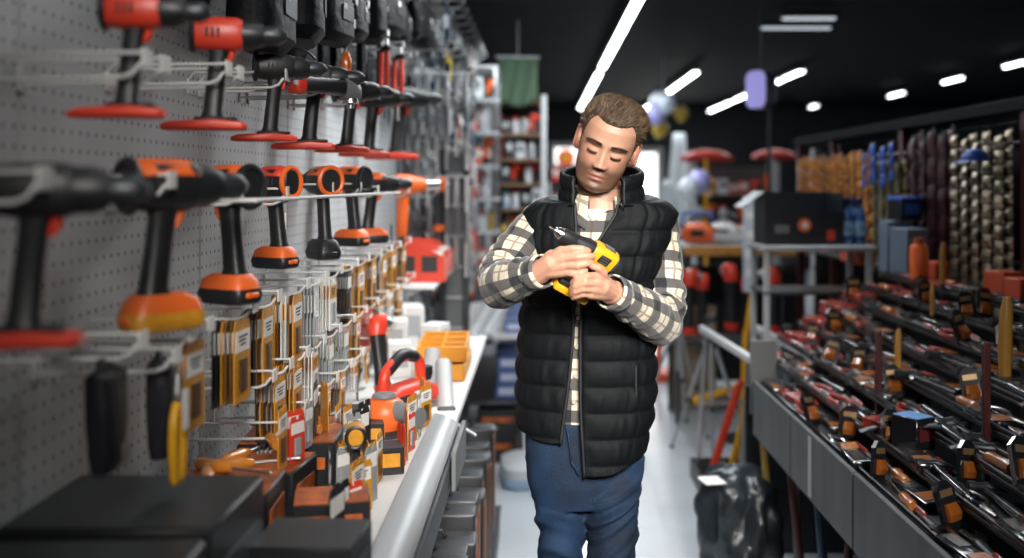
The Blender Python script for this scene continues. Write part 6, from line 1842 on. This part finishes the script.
def stock_box(cn, m, lm, sx=.12, sz=.2):
    e = empty('stock_box')
    b = MB(); b.box((0, 0, sz / 2), (sx, .14, sz), .004); b.build('box_body', m, e)
    b = MB(); b.box((0, -.0715, sz * .6), (sx * .75, .003, sz * .4), .001); b.build('front_label', lm, e)
    return ('box', cn, e, sx, sz)
def stock_jar(cn, m, cm_, sx=.10, sz=.18):
    e = empty('stock_jar')
    b = MB(); b.lathe([(.004, 0), (sx * .46, 0), (sx * .49, .01), (sx * .49, sz * .75), (sx * .36, sz * .85), (.004, sz * .86)], 16); b.build('jar_body', m, e)
    b = MB(); b.lathe([(.004, sz * .85), (sx * .38, sz * .85), (sx * .38, sz), (.004, sz)], 16); b.build('lid', cm_, e)
    return ('jar', cn, e, sx, sz)
def stock_tool(cn, m):
    e = empty('stock_tool')
    b = MB(); b.loft([((-.04, 0, .05), (.03, 0, 0), (0, .03, 0)), ((-.03, 0, .12), (.026, 0, 0), (0, .026, 0)), ((0, 0, .17), (.065, 0, 0), (0, .035, 0)), ((0, 0, .22), (.06, 0, 0), (0, .032, 0))], 12, p=2.6); b.build('tool_body', m, e)
    b = MB(); b.box((-.03, 0, .025), (.11, .08, .05), .008); b.build('base', BLACKP, e)
    return ('tool', cn, e, .14, .22)
PINK = mat('coral_card', (.62, .14, .09), .5)
STOCK = [stock_box('white and grey', mat('shelf_white', (.58, .60, .62), .5), GREYP), stock_box('red', RED, WHITE), stock_box('black', BCARD, LGREY, .10, .16), stock_box('pale blue', LBLUE, WHITE, .09, .17), stock_box('coral', PINK, WHITE, .11, .15),
         stock_jar('white', mat('shelf_white', (.58, .60, .62), .5), RED), stock_jar('grey', mat('jar_grey', (.33, .35, .37), .4), WHITE, .09, .2), stock_jar('yellow', mat('jar_yellow', (.55, .36, .05), .45), BLACKP, .08, .15), stock_tool('red', RED), stock_tool('black and orange', ORANGE)]
SUSED = set()
UY = 9.0
ux0, ux1 = xat(487, UY), xat(546, UY)
zt = zat(97, UY)
levels = [.30, .58, .86, 1.12, 1.36, 1.58, 1.80, 2.02]
make_unit('shelving_unit', (ux0 + ux1) / 2, UY, ux1 - ux0, zt, .42, levels + [zt - .06], 'pale posted shelving with brown boards full of small goods, left of the head')
goods('a', ux0 + .06, ux1 - .06, UY - .10, levels, 21, 'brown board shelving', 'stock on the brown board shelving', .165, k=.66)
goods('b', ux0 + .06, ux1 - .06, UY + .09, levels[3:], 22, 'brown board shelving, back line', 'stock at the back of the brown board shelving', .19, k=.7)
e = empty('green_banner', at(518, 76, UY - .30), (0, 0, .1), 'dull green fabric banner hanging over the brown board shelving', 'banner')
b = MB(); rr_ = []
for j in range(12):
    rr_.append([(-.17 + .34 * k / 20, .02 * math.sin(k * .9 + j * .4), .16 - .36 * j / 11 - .07 * math.sin(PI * k / 20) * j / 11) for k in range(21)])
b.rings(rr_, False, False); o = b.build('cloth', mat('dull_green_cloth', (.055, .095, .055), .8), e, 180); o.modifiers.new('t', 'SOLIDIFY').thickness = .004
b = MB(); b.tube([(-.19, 0, .165), (.19, 0, .165)], .009, 8); b.build('rod', LGREY, e)
b = MB(); b.tube([(0, 0, .17), (0, 0, CEIL - at(518, 76, UY - .30).z)], .003, 6); b.build('cord', LGREY, e)
# hanging silver stock between rack and unit: chrome racks
e = empty('chrome_wire_rack', (-.50, 8.1, 0), label='chrome wire rack between the slatted wall and the brown board shelving', cat='rack')
for sx in (-.15, .15):
    for sy in (-.3, .3):
        b = MB(); b.tube([(sx, sy, 0), (sx, sy, 2.5)], .014, 8); b.build('post', STEEL, e)
for z in (.3, .62, .92, 1.2, 1.46, 1.72, 1.98, 2.24, 2.5):
    b = MB(); b.box((0, 0, z), (.34, .64, .02), .003); b.build('wire_shelf', LGREY, e)
goods('c', -.64, -.36, 7.88, [.31, .63, .93, 1.21, 1.47, 1.73, 1.99, 2.25], 33, 'chrome wire rack', 'stock on the chrome wire rack', .19, k=.62)

# ------------------------------------------------------------------ far shelving along the back
FY = 12.4
fx0, fx1 = xat(690, FY), xat(775, FY)
lv2 = [.35, .75, 1.12, 1.46]
make_unit('far_shelving', (fx0 + fx1) / 2, FY, fx1 - fx0, 1.86, .45, lv2, 'far shelving with colourful goods under two red canopies')
goods('d', fx0 + .06, fx1 - .06, FY - .12, lv2, 47, 'far shelving', 'stock on the far shelving', .26)
def make_canopy():
    e = empty('red_canopy')
    b = MB(); b.loft([((0, 0, 0), (.31, 0, 0), (0, .16, 0), 4), ((0, 0, .05), (.30, 0, 0), (0, .15, 0), 4), ((0, 0, .10), (.20, 0, 0), (0, .09, 0), 4), ((0, 0, .13), (.05, 0, 0), (0, .03, 0), 4)], 24); b.build('canopy_roof', RED, e)
    b = MB(); b.box((0, -.165, .01), (.62, .008, .07), .002); b.build('valance', mat('dark_red_cloth', (.35, .02, .012), .6), e)
    return e
cp = make_canopy()
pz = at(706, 160, FY - .1)
cp.location = pz; tag(cp, 'red canopy top over the far shelving, left one beside the white column', 'canopy', 'red canopies')
copy_tree(cp, at(774, 158, FY - .1), (0, 0, .1), .85, label='red canopy top over the far shelving, right one beside the sign pole')
for i, (px, lab) in enumerate(((706, 'yellow'), (774, 'grey'))):
    e = empty('canopy_pole', (xat(px, FY - .30), FY - .30, 0), label=f'{lab} pole holding up the {"left" if i == 0 else "right"} red canopy', cat='pole')
    b = MB(); b.tube([(0, 0, 0), (0, 0, pz.z + .01)], .022, 10); b.build('pole_tube', YEL if i == 0 else LGREY, e)
    b = MB(); b.lathe([(.003, 0), (.07, 0), (.06, .02), (.003, .022)], 16); b.build('pole_foot', DSTEEL, e)
# white column curtain right of the doorway
e = empty('white_banner', (xat(679, 13.6), 13.6, 0), (0, 0, .2), 'tall white fabric banner stand right of the bright doorway', 'banner')
b = MB(); rr_ = []
zt_ = zat(133, 13.6)
for j in range(14):
    z = .15 + (zt_ - .15) * j / 13
    w_ = .13 if j < 9 else .13 - .014 * (j - 8)
    rr_.append([(w_ * 1.4 * (k / 12 - .5) * 2, .03 * math.sin(k * 1.3), z) for k in range(13)])
b.rings(rr_, False, False); o = b.build('cloth', mat('white_banner_cloth', (.62, .66, .68), .7), e, 180); o.modifiers.new('t', 'SOLIDIFY').thickness = .004
b = MB(); b.tube([(0, .05, 0), (0, .05, zt_)], .014, 8); b.build('mast', LGREY, e)
b = MB(); b.lathe([(.003, 0), (.2, 0), (.18, .05), (.003, .06)], 18, (0, .05, 0)); b.build('weighted_foot', LGREY, e)
copy_tree(e, (xat(667, 13.2), 13.2, 0), (0, 0, .5), (.7, .7, .72), 'shorter white fabric banner stand left of the tall one')
# far left shelving seen between unit and head
GY = 15.5
gx0, gx1 = xat(548, GY), xat(590, GY)
make_unit('far_left_shelving', (gx0 + gx1) / 2, GY, gx1 - gx0, 1.62, .4, [.4, .85, 1.25], 'far low shelving under the window left of the head')
goods('e', gx0 + .06, gx1 - .06, GY - .1, [.4, .85, 1.25, 1.62], 58, 'far low shelving', 'stock on the far low shelving', .24)
e = empty('orange_round_sign', at(566, 158, GY + .1), label='small round orange sign in front of the bright window', cat='sign')
b = MB(); b.lathe([(.003, -.015), (.13, -.015), (.14, 0), (.13, .015), (.003, .015)], 24, axis='Y'); b.build('disc', ORANGE, e)
b = MB(); b.lathe([(.003, -.022), (.06, -.022), (.06, -.014), (.003, -.014)], 20, axis='Y'); b.build('yellow_centre', YEL, e)
b = MB(); b.tube([(0, 0, -.13), (0, 0, 1.64 - at(566, 158, GY + .1).z)], .012, 8) if at(566, 158, GY + .1).z > 1.8 else b.tube([(0, 0, -.13), (0, 0, -.3)], .012, 8); b.build('stem', DSTEEL, e)
# right hand far shelving behind the hanging rack
make_unit('right_far_shelving', 3.6, 8.6, 2.4, 1.9, .5, [.4, .85, 1.25, 1.6], 'dark far shelving behind the hanging rack on the right')
goods('f', 2.5, 4.7, 8.45, [1.25, 1.6], 71, 'shelving behind the hanging rack', 'stock behind the hanging rack', .28)
